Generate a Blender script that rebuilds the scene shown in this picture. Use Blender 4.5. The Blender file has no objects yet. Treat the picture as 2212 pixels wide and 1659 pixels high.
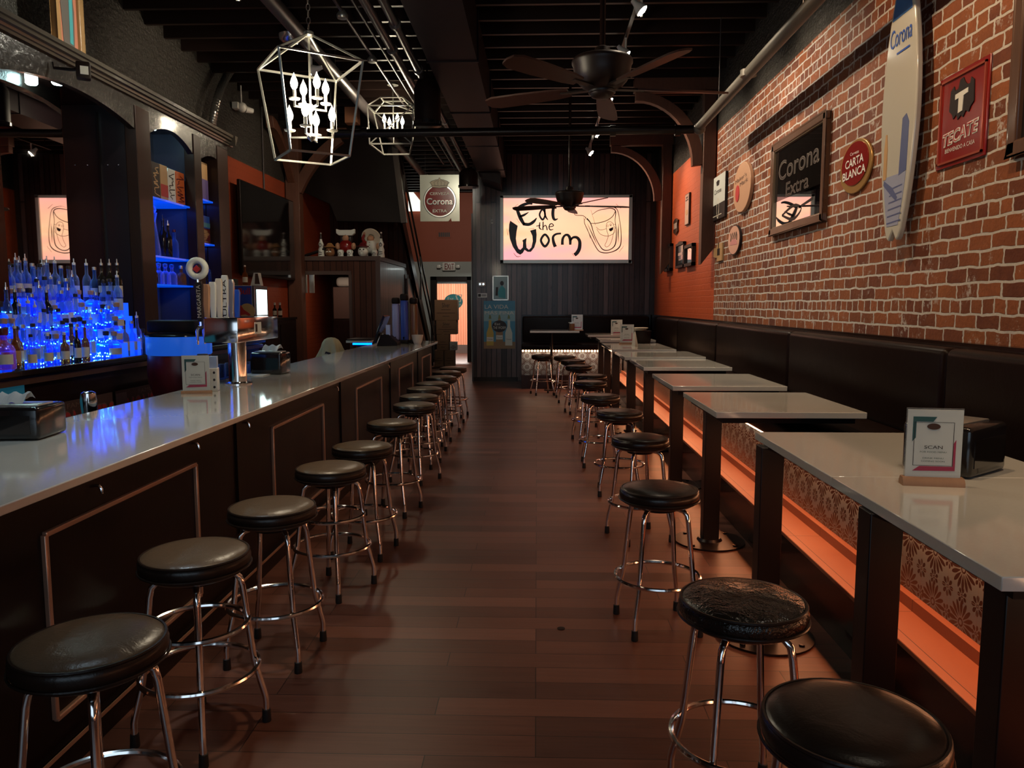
import bpy, bmesh, math, random
from mathutils import Vector, Matrix
random.seed(7)
SC = bpy.context.scene
COL = SC.collection
PI = math.pi
# ---------------------------------------------------------------- camera
H = 1.65
FPX = 1661.0
PITCH = math.atan(172.5 / FPX)
YAW = math.atan(54 * math.cos(PITCH) / FPX)
cam = bpy.data.cameras.new('camera'); cam.sensor_width = 36; cam.lens = 36 * FPX / 2212
cam.clip_start = 0.05; cam.clip_end = 200
cam_ob = bpy.data.objects.new('camera', cam); COL.objects.link(cam_ob)
cam_ob.location = (0, 0, H); cam_ob.rotation_euler = (PI / 2 - PITCH, 0, YAW)
SC.camera = cam_ob
# ---------------------------------------------------------------- exposure and world
SC.view_settings.view_transform = 'Standard'; SC.view_settings.look = 'None'
SC.view_settings.gamma = 1; SC.view_settings.use_curve_mapping = False
SC.view_settings.exposure = 0.18
w = bpy.data.worlds.new('world'); SC.world = w; w.use_nodes = True
w.node_tree.nodes['Background'].inputs[0].default_value = (0.6, 0.2, 0.15, 1)
w.node_tree.nodes['Background'].inputs[1].default_value = 0.02

def light(kind, name, loc, energy, color, aim=None, size=.1, size_y=None, spot=60, blend=.5):
    d = bpy.data.lights.new(name, kind); d.energy = energy; d.color = color
    if kind == 'AREA':
        d.size = size
        if size_y: d.shape = 'RECTANGLE'; d.size_y = size_y
    else: d.shadow_soft_size = size
    if kind == 'SPOT': d.spot_size = math.radians(spot); d.spot_blend = blend
    o = bpy.data.objects.new(name, d); COL.objects.link(o); o.location = loc
    if aim is not None:
        o.rotation_euler = (Vector(aim) - Vector(loc)).to_track_quat('-Z', 'Y').to_euler()
    return o
# daylight through the street window behind the viewer, and through the far door
light('AREA', 'window_daylight', (-.6, -3.3, 2.3), 42, (.62, .82, 1), (-.6, 5, 1.6), 5.0, 2.4)
light('AREA', 'back_room_daylight', (-2.3, 25.6, 2.6), 360, (1, .86, .78), (-2.4, 22, 1.0), 2.2, 2.2)
light('AREA', 'back_hall_daylight', (-1.75, 21.0, 2.6), 9, (.9, 1, .95), (-1.75, 20.9, 0), .4, .4)
# wash on the brick from the ceiling track, on the part nearest the street
for i, yy in enumerate((1.2, 3.0, 5.0)):
    light('SPOT', 'track_spot_light', (.98, yy, 4.38), 120, (1, .66, .38), (2.48, yy + .35, 2.7), .03, spot=95, blend=.7)
light('SPOT', 'bar_fill_light', (-2.0, 3.0, 4.3), 110, (.62, .85, 1), (-2.05, 3.2, 1), .1, spot=60, blend=1)  # unseen cool fill added to brighten the near bar top
light('SPOT', 'bar_fill_light', (-2.0, 7.6, 4.3), 85, (.78, .93, 1), (-2.05, 8.0, 1), .1, spot=70, blend=1)  # same added fill for the farther bar top
light('SPOT', 'table_fill_light', (1.5, 2.2, 4.3), 55, (1, .86, .66), (1.6, 2.8, 1), .1, spot=62, blend=1)  # added fill, no visible lamp, lifts the nearest table tops
light('SPOT', 'table_fill_light', (1.5, 6.2, 4.3), 60, (1, .84, .64), (1.6, 6.8, 1), .1, spot=75, blend=1)  # added fill for the tables farther along the bench
light('SPOT', 'far_wall_fill_light', (-.2, 10.5, 4.3), 120, (.62, .86, 1), (.5, 16.4, 1.9), .06, spot=48, blend=.9)  # unseen cool fill added for the bluish glints on the board wall
light('SPOT', 'left_wall_fill_light', (-1.6, 10.2, 4.35), 210, (1, .82, .6), (-4.38, 12.6, 3.3), .06, spot=62, blend=.9)  # unseen fill added to brighten the orange band on the left wall
light('SPOT', 'hall_fill_light', (-2.0, 17.5, 4.5), 170, (1, .9, .75), (-2.3, 22, 2.8), .06, spot=75, blend=.9)  # unseen fill added to brighten the end wall of the hall
# ---------------------------------------------------------------- pixel helpers (camera geometry -> real planes)
F_ = Vector((-math.sin(YAW) * math.cos(PITCH), math.cos(YAW) * math.cos(PITCH), -math.sin(PITCH)))
R_ = Vector((math.cos(YAW), math.sin(YAW), 0)); U_ = R_.cross(F_)
def ray(x, y): return F_ + R_ * ((x - 1106) / FPX) + U_ * ((829.5 - y) / FPX)
def onX(x, y, X): r = ray(x, y); t = X / r.x; return Vector((X, r.y * t, H + r.z * t))
def onY(x, y, Y): r = ray(x, y); t = Y / r.y; return Vector((r.x * t, Y, H + r.z * t))
def onZ(x, y, Z): r = ray(x, y); t = (Z - H) / r.z; return Vector((r.x * t, r.y * t, Z))
# ---------------------------------------------------------------- mesh builder
class MB:
    def __init__(s): s.v = []; s.f = []; s.sm = []; s.mi = []; s.cur = 0
    def add(s, vs, fs, smooth=False):
        b = len(s.v); s.v += [tuple(p) for p in vs]
        for f in fs: s.f.append(tuple(b + i for i in f)); s.sm.append(smooth); s.mi.append(s.cur)
        return s
    def box(s, x0, x1, y0, y1, z0, z1):
        if x0 > x1: x0, x1 = x1, x0
        if y0 > y1: y0, y1 = y1, y0
        if z0 > z1: z0, z1 = z1, z0
        vs = [(x, y, z) for z in (z0, z1) for y in (y0, y1) for x in (x0, x1)]
        return s.add(vs, [(0, 2, 3, 1), (4, 5, 7, 6), (0, 1, 5, 4), (2, 6, 7, 3), (0, 4, 6, 2), (1, 3, 7, 5)])
    def rbox(s, x0, x1, y0, y1, z0, z1, r=.01, seg=2):
        bm = bmesh.new(); bmesh.ops.create_cube(bm, size=1)
        for v in bm.verts:
            v.co = Vector(((x0 + x1) / 2 + v.co.x * abs(x1 - x0), (y0 + y1) / 2 + v.co.y * abs(y1 - y0), (z0 + z1) / 2 + v.co.z * abs(z1 - z0)))
        bmesh.ops.bevel(bm, geom=bm.edges[:], offset=r, segments=seg, affect='EDGES', profile=.5)
        bm.verts.index_update()
        s.add([v.co[:] for v in bm.verts], [[v.index for v in f.verts] for f in bm.faces], True); bm.free(); return s
    def quad(s, a, b, c, d): return s.add([a, b, c, d], [(0, 1, 2, 3)])
    def bar(s, p, q, a, b=None, up=(0, 0, 1)):
        b = a if b is None else b; p = Vector(p); q = Vector(q); d = (q - p).normalized(); up = Vector(up)
        if abs(d.dot(up)) > .98: up = Vector((0, 1, 0))
        sd = d.cross(up).normalized(); u = sd.cross(d).normalized()
        vs = [e + sd * i * a / 2 + u * j * b / 2 for e in (p, q) for i, j in ((-1, -1), (1, -1), (1, 1), (-1, 1))]
        return s.add(vs, [(0, 1, 2, 3), (7, 6, 5, 4), (0, 4, 5, 1), (1, 5, 6, 2), (2, 6, 7, 3), (3, 7, 4, 0)])
    def tube(s, pts, r, n=10, closed=False, cap=True):
        pts = [Vector(p) for p in pts]; m = len(pts); vs = []; fs = []; prev = None
        rr = r if isinstance(r, (list, tuple)) else [r] * m
        for i, p in enumerate(pts):
            if closed: d = pts[(i + 1) % m] - pts[i - 1]
            else: d = pts[min(i + 1, m - 1)] - pts[max(i - 1, 0)]
            d.normalize()
            if prev is None:
                a = Vector((0, 0, 1)) if abs(d.z) < .9 else Vector((1, 0, 0))
                n1 = d.cross(a).normalized()
            else: n1 = (prev - d * prev.dot(d)).normalized()
            prev = n1; n2 = d.cross(n1)
            for k in range(n):
                t = 2 * PI * k / n; vs.append(p + n1 * math.cos(t) * rr[i] + n2 * math.sin(t) * rr[i])
        for i in range(m if closed else m - 1):
            j = (i + 1) % m
            for k in range(n): l = (k + 1) % n; fs.append((i * n + k, i * n + l, j * n + l, j * n + k))
        s.add(vs, fs, True)
        if cap and not closed: s.add(vs[:n], [tuple(range(n))[::-1]]); s.add(vs[-n:], [tuple(range(n))])
        return s
    def cyl(s, p, q, r, n=16): return s.tube([p, q], r, n)
    def lathe(s, prof, c=(0, 0, 0), n=24, sx=1, sy=1):
        vs = []; fs = []; m = len(prof)
        for (r, z) in prof:
            for k in range(n):
                t = 2 * PI * k / n; vs.append((c[0] + r * math.cos(t) * sx, c[1] + r * math.sin(t) * sy, c[2] + z))
        for i in range(m - 1):
            for k in range(n): l = (k + 1) % n; fs.append((i * n + k, i * n + l, (i + 1) * n + l, (i + 1) * n + k))
        s.add(vs, fs, True)
        if prof[0][0] > 1e-4: s.add(vs[:n], [tuple(range(n))[::-1]])
        if prof[-1][0] > 1e-4: s.add(vs[-n:], [tuple(range(n))])
        return s
    def ball(s, c, r, n=12, sx=1, sy=1, sz=1):
        return s.lathe([(r * math.sin(PI * i / (n // 2 + 2)), -r * sz * math.cos(PI * i / (n // 2 + 2))) for i in range(n // 2 + 3)], c, n, sx, sy)
    def prism(s, pts, axis, a, b):
        """outline pts (2D) extruded along axis from a to b; axis x:(y,z) y:(x,z) z:(x,y)"""
        def mk(p, t): return {'x': (t, p[0], p[1]), 'y': (p[0], t, p[1]), 'z': (p[0], p[1], t)}[axis]
        n = len(pts); vs = [mk(p, a) for p in pts] + [mk(p, b) for p in pts]
        fs = [tuple(range(n)), tuple(range(2 * n - 1, n - 1, -1))] + [(i, i + n, (i + 1) % n + n, (i + 1) % n) for i in range(n)]
        return s.add(vs, fs)
    def stroke(s, pts, y0=0, y1=-.004, closed=False, w=None):
        """flat stroke in the local xz plane; pts (x, z, width)"""
        P = [(p[0], p[1], (p[2] if len(p) > 2 else w)) for p in pts]; m = len(P); L = []; Rr = []
        for i in range(m):
            if closed: a, b = P[i - 1], P[(i + 1) % m]
            else: a, b = P[max(i - 1, 0)], P[min(i + 1, m - 1)]
            dx, dz = b[0] - a[0], b[1] - a[1]; l = math.hypot(dx, dz) or 1
            nx, nz = -dz / l, dx / l; h = P[i][2] / 2
            L.append((P[i][0] + nx * h, P[i][1] + nz * h)); Rr.append((P[i][0] - nx * h, P[i][1] - nz * h))
        for i in range(m if closed else m - 1):
            j = (i + 1) % m
            q = [L[i], L[j], Rr[j], Rr[i]]
            s.add([(a, y1, b) for a, b in q], [(0, 1, 2, 3)])
        return s
    def build(s, name, mat, parent=None, loc=None, bevel=0, bseg=2):
        me = bpy.data.meshes.new(name); me.from_pydata(s.v, [], s.f)
        mats = mat if isinstance(mat, (list, tuple)) else [mat]
        for m in mats: me.materials.append(m)
        me.polygons.foreach_set('use_smooth', s.sm); me.polygons.foreach_set('material_index', s.mi)
        me.update()
        bm = bmesh.new(); bm.from_mesh(me)
        bmesh.ops.remove_doubles(bm, verts=bm.verts[:], dist=1e-5)
        bmesh.ops.recalc_face_normals(bm, faces=bm.faces[:])
        bm.to_mesh(me); bm.free()
        try: me.set_sharp_from_angle(angle=math.radians(42))
        except Exception: pass
        o = bpy.data.objects.new(name, me); COL.objects.link(o)
        if parent: o.parent = parent
        if loc: o.location = loc
        if bevel:
            b = o.modifiers.new('bevel', 'BEVEL'); b.width = bevel; b.segments = bseg; b.limit_method = 'ANGLE'
        return o
def spl(pts, n=6, closed=False):
    """Catmull-Rom through tuples of any length"""
    out = []; m = len(pts)
    for i in range(m if closed else m - 1):
        g = lambda k: pts[k % m] if closed else pts[min(max(k, 0), m - 1)]
        a, b, c, d = g(i - 1), g(i), g(i + 1), g(i + 2)
        for k in range(n):
            t = k / n
            out.append(tuple(.5 * (2 * b[j] + (c[j] - a[j]) * t + (2 * a[j] - 5 * b[j] + 4 * c[j] - d[j]) * t * t + (3 * b[j] - a[j] - 3 * c[j] + d[j]) * t ** 3) for j in range(len(b))))
    if not closed: out.append(tuple(pts[-1]))
    return out
def thing(name, label, cat, loc=(0, 0, 0), rz=0, group=None):
    o = bpy.data.objects.new(name, None); COL.objects.link(o); o.empty_display_size = .1
    o.location = loc; o.rotation_euler = (0, 0, rz); o['label'] = label; o['category'] = cat
    if group: o['group'] = group
    return o
def tag(o, label, cat, group=None, kind=None):
    o['label'] = label; o['category'] = cat
    if group: o['group'] = group
    if kind: o['kind'] = kind
    return o
def struct(o, label=None):
    o['kind'] = 'structure'
    if label: o['label'] = label
    return o
def dup(root, loc, rz=None, label=None, group=None):
    r = root.copy(); COL.objects.link(r); r.location = loc
    if rz is not None: r.rotation_euler = (0, 0, rz)
    if label: r['label'] = label
    if group: r['group'] = group
    for ch in list(root.children):
        c = ch.copy(); COL.objects.link(c); c.parent = r
        for g in list(ch.children):
            d = g.copy(); COL.objects.link(d); d.parent = c
    return r
def text(name, s, x, z, wd, ht, mat, parent=None, y=-.004, ext=.001, shear=0, offset=0, rot=0, arc=0):
    """lettering in the local xz plane, centred on x,z, fitted to wd x ht"""
    c = bpy.data.curves.new(name, 'FONT'); c.body = s; c.extrude = 0; c.shear = shear; c.offset = offset; c.resolution_u = 3
    o = bpy.data.objects.new(name, c); COL.objects.link(o)
    bpy.context.view_layer.update()
    me = bpy.data.meshes.new_from_object(o.evaluated_get(bpy.context.evaluated_depsgraph_get()))
    bpy.data.objects.remove(o); bpy.data.curves.remove(c)
    xs = [v.co.x for v in me.vertices]; ys = [v.co.y for v in me.vertices]
    x0, x1, y0, y1 = min(xs), max(xs), min(ys), max(ys); cr, sr = math.cos(rot), math.sin(rot)
    for v in me.vertices:
        a = (v.co.x - (x0 + x1) / 2) / (x1 - x0) * wd; b = (v.co.y - (y0 + y1) / 2) / (y1 - y0) * ht
        if arc: b += arc * (1 - (2 * a / wd) ** 2)
        v.co = (x + a * cr - b * sr, y, z + a * sr + b * cr)
    me.materials.clear(); me.materials.append(mat); me.name = name
    ob = bpy.data.objects.new(name, me); COL.objects.link(ob)
    if parent: ob.parent = parent
    return ob
def disc_pts(cx, cz, rx, rz, n=32, a0=0, a1=2 * PI):
    return [(cx + rx * math.cos(a0 + (a1 - a0) * i / n), cz + rz * math.sin(a0 + (a1 - a0) * i / n)) for i in range(n)]
ORD = ['first', 'second', 'third', 'fourth', 'fifth', 'sixth', 'seventh', 'eighth', 'ninth', 'tenth', 'eleventh', 'twelfth', 'thirteenth', 'fourteenth', 'fifteenth', 'sixteenth', 'seventeenth', 'eighteenth', 'nineteenth', 'twentieth']
# ---------------------------------------------------------------- materials
def mat(name, color=(.5, .5, .5), rough=.5, metal=0, emit=None, estr=0, trans=0, coat=0, spec=.5, alpha=1, ior=1.45):
    m = bpy.data.materials.new(name); m.use_nodes = True; b = m.node_tree.nodes['Principled BSDF']
    b.inputs['Base Color'].default_value = (*color, 1); b.inputs['Roughness'].default_value = rough
    b.inputs['Metallic'].default_value = metal; b.inputs['Specular IOR Level'].default_value = spec
    b.inputs['IOR'].default_value = ior; b.inputs['Alpha'].default_value = alpha
    if emit: b.inputs['Emission Color'].default_value = (*emit, 1); b.inputs['Emission Strength'].default_value = estr
    if trans: b.inputs['Transmission Weight'].default_value = trans
    if coat: b.inputs['Coat Weight'].default_value = coat; b.inputs['Coat Roughness'].default_value = .08
    return m
class NT:
    def __init__(s, m): s.t = m.node_tree; s.b = s.t.nodes['Principled BSDF']
    def n(s, kind, **kw):
        nd = s.t.nodes.new(kind)
        for k, v in kw.items():
            if k in nd.inputs: s.set(nd, k, v)
            else: setattr(nd, k, v)
        return nd
    def set(s, nd, k, v):
        if hasattr(v, 'links') and hasattr(v, 'is_output'): s.t.links.new(v, nd.inputs[k])
        else: nd.inputs[k].default_value = v
    def math(s, op, a, b=None, c=None):
        nd = s.t.nodes.new('ShaderNodeMath'); nd.operation = op
        for i, v in enumerate((a, b, c)):
            if v is None: continue
            if hasattr(v, 'is_output'): s.t.links.new(v, nd.inputs[i])
            else: nd.inputs[i].default_value = v
        return nd.outputs[0]
    def mix(s, f, a, b, mode='MIX'):
        nd = s.t.nodes.new('ShaderNodeMix'); nd.data_type = 'RGBA'; nd.blend_type = mode
        for i, v in ((0, f), (6, a), (7, b)):
            if hasattr(v, 'is_output'): s.t.links.new(v, nd.inputs[i])
            elif i == 0: nd.inputs[0].default_value = v
            else: nd.inputs[i].default_value = (*v, 1)
        return nd.outputs[2]
    def ramp(s, f, stops):
        nd = s.t.nodes.new('ShaderNodeValToRGB'); e = nd.color_ramp.elements
        while len(e) < len(stops): e.new(.5)
        for i, (p, c) in enumerate(stops): e[i].position = p; e[i].color = (*c, 1) if len(c) == 3 else c
        s.t.links.new(f, nd.inputs[0]); return nd.outputs[0]
    def vec(s, x, y, z=0.0):
        nd = s.t.nodes.new('ShaderNodeCombineXYZ')
        for i, v in enumerate((x, y, z)):
            if hasattr(v, 'is_output'): s.t.links.new(v, nd.inputs[i])
            else: nd.inputs[i].default_value = v
        return nd.outputs[0]
    def obj(s):
        tc = s.t.nodes.new('ShaderNodeTexCoord'); sp = s.t.nodes.new('ShaderNodeSeparateXYZ')
        s.t.links.new(tc.outputs['Object'], sp.inputs[0]); return tc.outputs['Object'], sp.outputs[0], sp.outputs[1], sp.outputs[2]
    def noise(s, v, scale, detail=3, rough=.5, dist=0):
        nd = s.n('ShaderNodeTexNoise'); s.t.links.new(v, nd.inputs['Vector'])
        nd.inputs['Scale'].default_value = scale; nd.inputs['Detail'].default_value = detail
        nd.inputs['Roughness'].default_value = rough; nd.inputs['Distortion'].default_value = dist
        return nd.outputs[0]
    def bump(s, h, st=.3, d=.01, nrm=None):
        nd = s.n('ShaderNodeBump'); s.t.links.new(h, nd.inputs['Height'])
        nd.inputs['Strength'].default_value = st; nd.inputs['Distance'].default_value = d
        if nrm is not None: s.t.links.new(nrm, nd.inputs['Normal'])
        return nd.outputs[0]
    def out(s, **kw):
        for k, v in kw.items():
            k = {'color': 'Base Color', 'rough': 'Roughness', 'normal': 'Normal', 'emit': 'Emission Color'}[k]
            s.set(s.b, k, v)

def brick_mat(name, c1, c2, mortar, rough, painted=False, bst=.6, mort_size=.008):
    m = mat(name, c1, rough); t = NT(m); o, x, y, z = t.obj()
    wob = t.noise(o, 7, 2); wob2 = t.noise(o, 23, 2)
    v = t.vec(t.math('ADD', y, t.math('MULTIPLY', t.math('SUBTRACT', wob2, .5), .028)), t.math('ADD', z, t.math('MULTIPLY', t.math('SUBTRACT', wob, .5), .03)), 0)
    bt = t.n('ShaderNodeTexBrick'); t.t.links.new(v, bt.inputs['Vector'])
    bt.inputs['Scale'].default_value = 1; bt.inputs['Brick Width'].default_value = .222; bt.inputs['Row Height'].default_value = .0885
    bt.inputs['Mortar Size'].default_value = mort_size; bt.inputs['Mortar Smooth'].default_value = .2
    bt.offset = .45; bt.squash = .5; bt.squash_frequency = 6
    bt.inputs['Color1'].default_value = (0, 0, 0, 1); bt.inputs['Color2'].default_value = (1, 1, 1, 1); bt.inputs['Mortar'].default_value = (.5, .5, .5, 1)
    blot = t.noise(o, 3.2, 4, .6); fine = t.noise(o, 60, 5, .7)
    if painted:
        c = t.mix(t.math('MULTIPLY', fine, .5), c1, c2)
        c = t.mix(t.math('MULTIPLY', bt.outputs['Fac'], .25), c, mortar)
    else:
        per = t.math('ADD', t.math('MULTIPLY', bt.outputs['Color'], .7), t.math('MULTIPLY', blot, .4))
        c = t.ramp(per, [(0, c1), (.35, c2), (.6, (c1[0] * .8, c1[1] * .7, c1[2] * .7)), (1, (c2[0] * 1.15, c2[1] * 1.25, c2[2] * 1.2))])
        c = t.mix(t.ramp(fine, [(.45, (0, 0, 0)), (.75, (.35, .35, .35))]), c, (c1[0] * .45, c1[1] * .4, c1[2] * .4))
        smear = t.ramp(t.noise(o, 5.5, 5, .75), [(.55, (0, 0, 0)), (.66, (.75, .75, .75))])
        mf = t.math('MAXIMUM', bt.outputs['Fac'], t.math('MULTIPLY', smear, t.ramp(t.noise(o, 19, 3, .7), [(.5, (0, 0, 0)), (.56, (1, 1, 1))])))
        mc = t.mix(fine, mortar, (mortar[0] * .55, mortar[1] * .55, mortar[2] * .55))
        c = t.mix(mf, c, mc)
    t.out(color=c)
    inv = t.math('SUBTRACT', 1, bt.outputs['Fac'])
    hgt = t.math('ADD', t.math('MULTIPLY', inv, 1.0), t.math('MULTIPLY', t.noise(o, 26 if painted else 34, 4, .6), .7 if painted else .45))
    t.out(normal=t.bump(hgt, min(bst, 1), .012 if bst <= 1 else .05)); return m
M = {}
M['brick'] = brick_mat('exposed_brick', (.125, .032, .012), (.245, .072, .021), (.58, .55, .51), .75, mort_size=.0085, bst=.9)
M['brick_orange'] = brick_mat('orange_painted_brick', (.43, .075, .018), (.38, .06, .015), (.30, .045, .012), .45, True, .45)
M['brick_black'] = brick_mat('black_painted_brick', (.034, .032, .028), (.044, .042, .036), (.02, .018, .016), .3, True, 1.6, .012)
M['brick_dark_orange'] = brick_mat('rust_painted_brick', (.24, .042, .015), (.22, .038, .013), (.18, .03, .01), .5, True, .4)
def plank_mat(name, cols, rough, width, length, axis='x', gap=.003, bst=.12, coat=0, grain=1.0):
    m = mat(name, cols[0], rough, coat=coat); t = NT(m); o, x, y, z = t.obj()
    a, b = {'x': (x, y), 'z': (z, x), 'zy': (z, y), 'y': (y, z), 'yx': (y, x)}[axis]
    v = t.vec(a, b, 0); bt = t.n('ShaderNodeTexBrick'); t.t.links.new(v, bt.inputs['Vector'])
    bt.inputs['Scale'].default_value = 1; bt.inputs['Brick Width'].default_value = length; bt.inputs['Row Height'].default_value = width
    bt.inputs['Mortar Size'].default_value = gap; bt.inputs['Mortar Smooth'].default_value = .1; bt.offset = .37; bt.offset_frequency = 3
    bt.inputs['Color1'].default_value = (0, 0, 0, 1); bt.inputs['Color2'].default_value = (1, 1, 1, 1); bt.inputs['Mortar'].default_value = (.3, .3, .3, 1)
    gr = t.noise(t.vec(t.math('MULTIPLY', a, 1.6), t.math('MULTIPLY', b, 26 * grain), t.math('MULTIPLY', bt.outputs['Color'], 9)), 1.6, 6, .62, .6)
    f = t.math('ADD', t.math('MULTIPLY', bt.outputs['Color'], .55), t.math('MULTIPLY', gr, .6))
    c = t.ramp(f, [(.15, cols[0]), (.55, cols[1]), (.95, cols[2])])
    c = t.mix(bt.outputs['Fac'], c, (cols[0][0] * .25, cols[0][1] * .25, cols[0][2] * .25))
    rg = t.n('ShaderNodeMapRange'); t.t.links.new(gr, rg.inputs[0]); rg.inputs[3].default_value = rough * .8; rg.inputs[4].default_value = min(1, rough * 1.35)
    t.out(color=c, rough=rg.outputs[0])
    hgt = t.math('ADD', t.math('SUBTRACT', 1, bt.outputs['Fac']), t.math('MULTIPLY', gr, .35))
    t.out(normal=t.bump(hgt, bst, .006)); return m
M['floor'] = plank_mat('dark_wood_floor', [(.045, .015, .009), (.10, .035, .021), (.17, .066, .042)], .36, .14, 1.1, 'x', .002, .2)
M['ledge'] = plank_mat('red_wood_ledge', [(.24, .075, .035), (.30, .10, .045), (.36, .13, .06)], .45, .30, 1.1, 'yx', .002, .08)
M['panel'] = plank_mat('dark_wood_paneling', [(.012, .006, .005), (.05, .026, .022), (.15, .09, .08)], .28, .108, 6, 'z', .009, .9, .1, .5)
M['panel_side'] = plank_mat('dark_wood_paneling_side', [(.014, .006, .004), (.05, .022, .014), (.12, .065, .045)], .3, .22, 6, 'zy', .014, 1.0, .05, .5)
M['panel_brown'] = plank_mat('brown_wood_paneling', [(.04, .016, .010), (.06, .023, .014), (.09, .036, .022)], .42, .105, 6, 'z', .006, .5, 0, .5)
def woody(name, c1, c2, rough, coat=0, scale=1):
    m = mat(name, c1, rough, coat=coat); t = NT(m); o, x, y, z = t.obj()
    g = t.noise(t.vec(t.math('MULTIPLY', x, 14), t.math('MULTIPLY', y, 14), t.math('MULTIPLY', z, 2)), 2 * scale, 5, .6, .8)
    t.out(color=t.mix(g, c1, c2), normal=t.bump(g, .1, .003)); return m
M['timber'] = woody('stained_timber', (.06, .022, .013), (.11, .045, .026), .5)
M['frame_dark'] = woody('dark_picture_frame', (.06, .028, .016), (.12, .055, .03), .35, .2)
M['gold'] = woody('antique_gold_frame', (.2, .11, .045), (.4, .24, .1), .35)
M['oak'] = woody('light_wood_block', (.34, .17, .09), (.45, .25, .14), .55)
M['cabinet'] = woody('back_bar_wood', (.012, .005, .004), (.022, .010, .007), .25, .3)
def lacq():
    m = mat('black_lacquer_fascia', (.014, .010, .008), .24, coat=.3); t = NT(m); o, x, y, z = t.obj()
    t.out(normal=t.bump(t.noise(o, 22, 4, .6, 1.5), .3, .01)); return m
M['lacquer'] = lacq()
M['black'] = mat('black_paint', (.010, .005, .004), .5)
M['black_gloss'] = mat('gloss_black', (.010, .008, .008), .15, coat=.3)
M['black_metal'] = mat('black_metal', (.010, .005, .004), .35, .3)
M['duct'] = mat('black_duct', (.012, .007, .009), .45, .2)
M['joist'] = mat('black_joist', (.016, .009, .007), .4)
M['deck'] = mat('black_deck', (.008, .006, .006), .7)
M['pipe'] = mat('grey_pipe', (.10, .09, .075), .35, .3)
M['conduit'] = mat('dark_conduit', (.09, .08, .08), .35, .5)
M['chrome'] = mat('chrome', (.92, .88, .86), .12, 1)
M['steel'] = mat('brushed_steel', (.55, .55, .55), .28, 1)
M['silver'] = mat('silver_metal', (.6, .6, .56), .3, .9)
M['iron'] = mat('light_iron', (.42, .42, .38), .3, .8)
M['rubber'] = mat('black_rubber', (.01, .01, .01), .6)
def vinyl(name, col, rough, bs, sc):
    m = mat(name, col, rough); t = NT(m); o, x, y, z = t.obj()
    h = t.math('ADD', t.noise(o, sc, 4, .6, 1.0), t.math('MULTIPLY', t.noise(o, 160, 2), .15))
    t.out(normal=t.bump(h, bs, .012)); return m
M['vinyl'] = vinyl('black_vinyl', (.017, .010, .007), .30, .16, 9)
M['vinyl_worn'] = vinyl('creased_gloss_vinyl', (.016, .011, .008), .15, .95, 15)
M['bench'] = vinyl('dark_leatherette', (.009, .0042, .003), .34, .2, 3.5)
def quartz():
    m = mat('white_quartz', (.60, .58, .53), .08, coat=.7); t = NT(m); o, x, y, z = t.obj()
    n = t.noise(o, 70, 4, .7); v = t.noise(o, 2.2, 5, .6, 2)
    t.out(color=t.mix(t.math('MULTIPLY', v, .25), t.mix(n, (.60, .57, .50), (.68, .65, .58)), (.74, .70, .62))); return m
M['quartz'] = quartz()
def tile():
    m = mat('patterned_tile', (.6, .6, .55), .22); t = NT(m); o, x, y, z = t.obj()
    S = .215
    a = t.math('DIVIDE', t.math('ADD', y, x), S); b = t.math('DIVIDE', z, S)
    u = t.math('SUBTRACT', t.math('FRACT', a), .5); v = t.math('SUBTRACT', t.math('FRACT', b), .5)
    def flower(u, v, n, r0, r1, k):
        r = t.math('SQRT', t.math('ADD', t.math('MULTIPLY', u, u), t.math('MULTIPLY', v, v)))
        th = t.math('ARCTAN2', v, u); c = t.math('COSINE', t.math('MULTIPLY', th, n))
        mid = (r0 + r1) / 2; hw = (r1 - r0) / 2
        e = t.math('SUBTRACT', 1, t.math('POWER', t.math('ABSOLUTE', t.math('DIVIDE', t.math('SUBTRACT', r, mid), hw)), 2.0))
        return t.math('GREATER_THAN', t.math('ADD', t.math('MULTIPLY', c, 1), t.math('MULTIPLY', e, 1.5)), k), r
    def rep(u, v, du, dv):
        return (t.math('SUBTRACT', t.math('FRACT', t.math('ADD', a, du)), .5), t.math('SUBTRACT', t.math('FRACT', t.math('ADD', b, dv)), .5))
    p1, r1 = flower(u, v, 16, .11, .40, .75)
    c1 = t.math('LESS_THAN', t.math('ABSOLUTE', t.math('SUBTRACT', r1, .065)), .018)
    res = t.math('MAXIMUM', p1, c1)
    for du, dv, n, r0, r1_, rr in ((.5, .5, 8, .055, .19, .03), (.5, 0, 7, .05, .15, .028), (0, .5, 7, .05, .15, .028)):
        uu, vv = rep(u, v, du, dv); p, r = flower(uu, vv, n, r0, r1_, .7)
        res = t.math('MAXIMUM', res, t.math('MAXIMUM', p, t.math('LESS_THAN', t.math('ABSOLUTE', t.math('SUBTRACT', r, rr - .004)), .012)))
    g = t.math('LESS_THAN', t.math('MINIMUM', t.math('SUBTRACT', .5, t.math('ABSOLUTE', u)), t.math('SUBTRACT', .5, t.math('ABSOLUTE', v))), .006)
    c = t.mix(res, (.115, .14, .15), (.032, .016, .013)); c = t.mix(g, c, (.12, .12, .12))
    t.out(color=c); t.out(normal=t.bump(t.math('SUBTRACT', 1, g), .3, .003)); return m
M['tile'] = tile()
M['mirror'] = mat('mirror', (.82, .80, .80), .015, 1)
M['smoke_glass'] = mat('dark_printed_glass', (.012, .010, .009), .05, coat=1)
M['tv'] = mat('tv_screen', (.006, .005, .005), .09, coat=1)
M['blue_acrylic'] = mat('blue_lit_acrylic', (.02, .1, .8), .3, emit=(.0, .075, 1.0), estr=1.15)
M['blue_glow'] = mat('blue_led', (.02, .1, .8), .3, emit=(.0, .12, 1.0), estr=6)
M['blue_shelf'] = mat('blue_edge_lit_glass', (.02, .15, .8), .12, emit=(.0, .09, 1.0), estr=.5)
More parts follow.
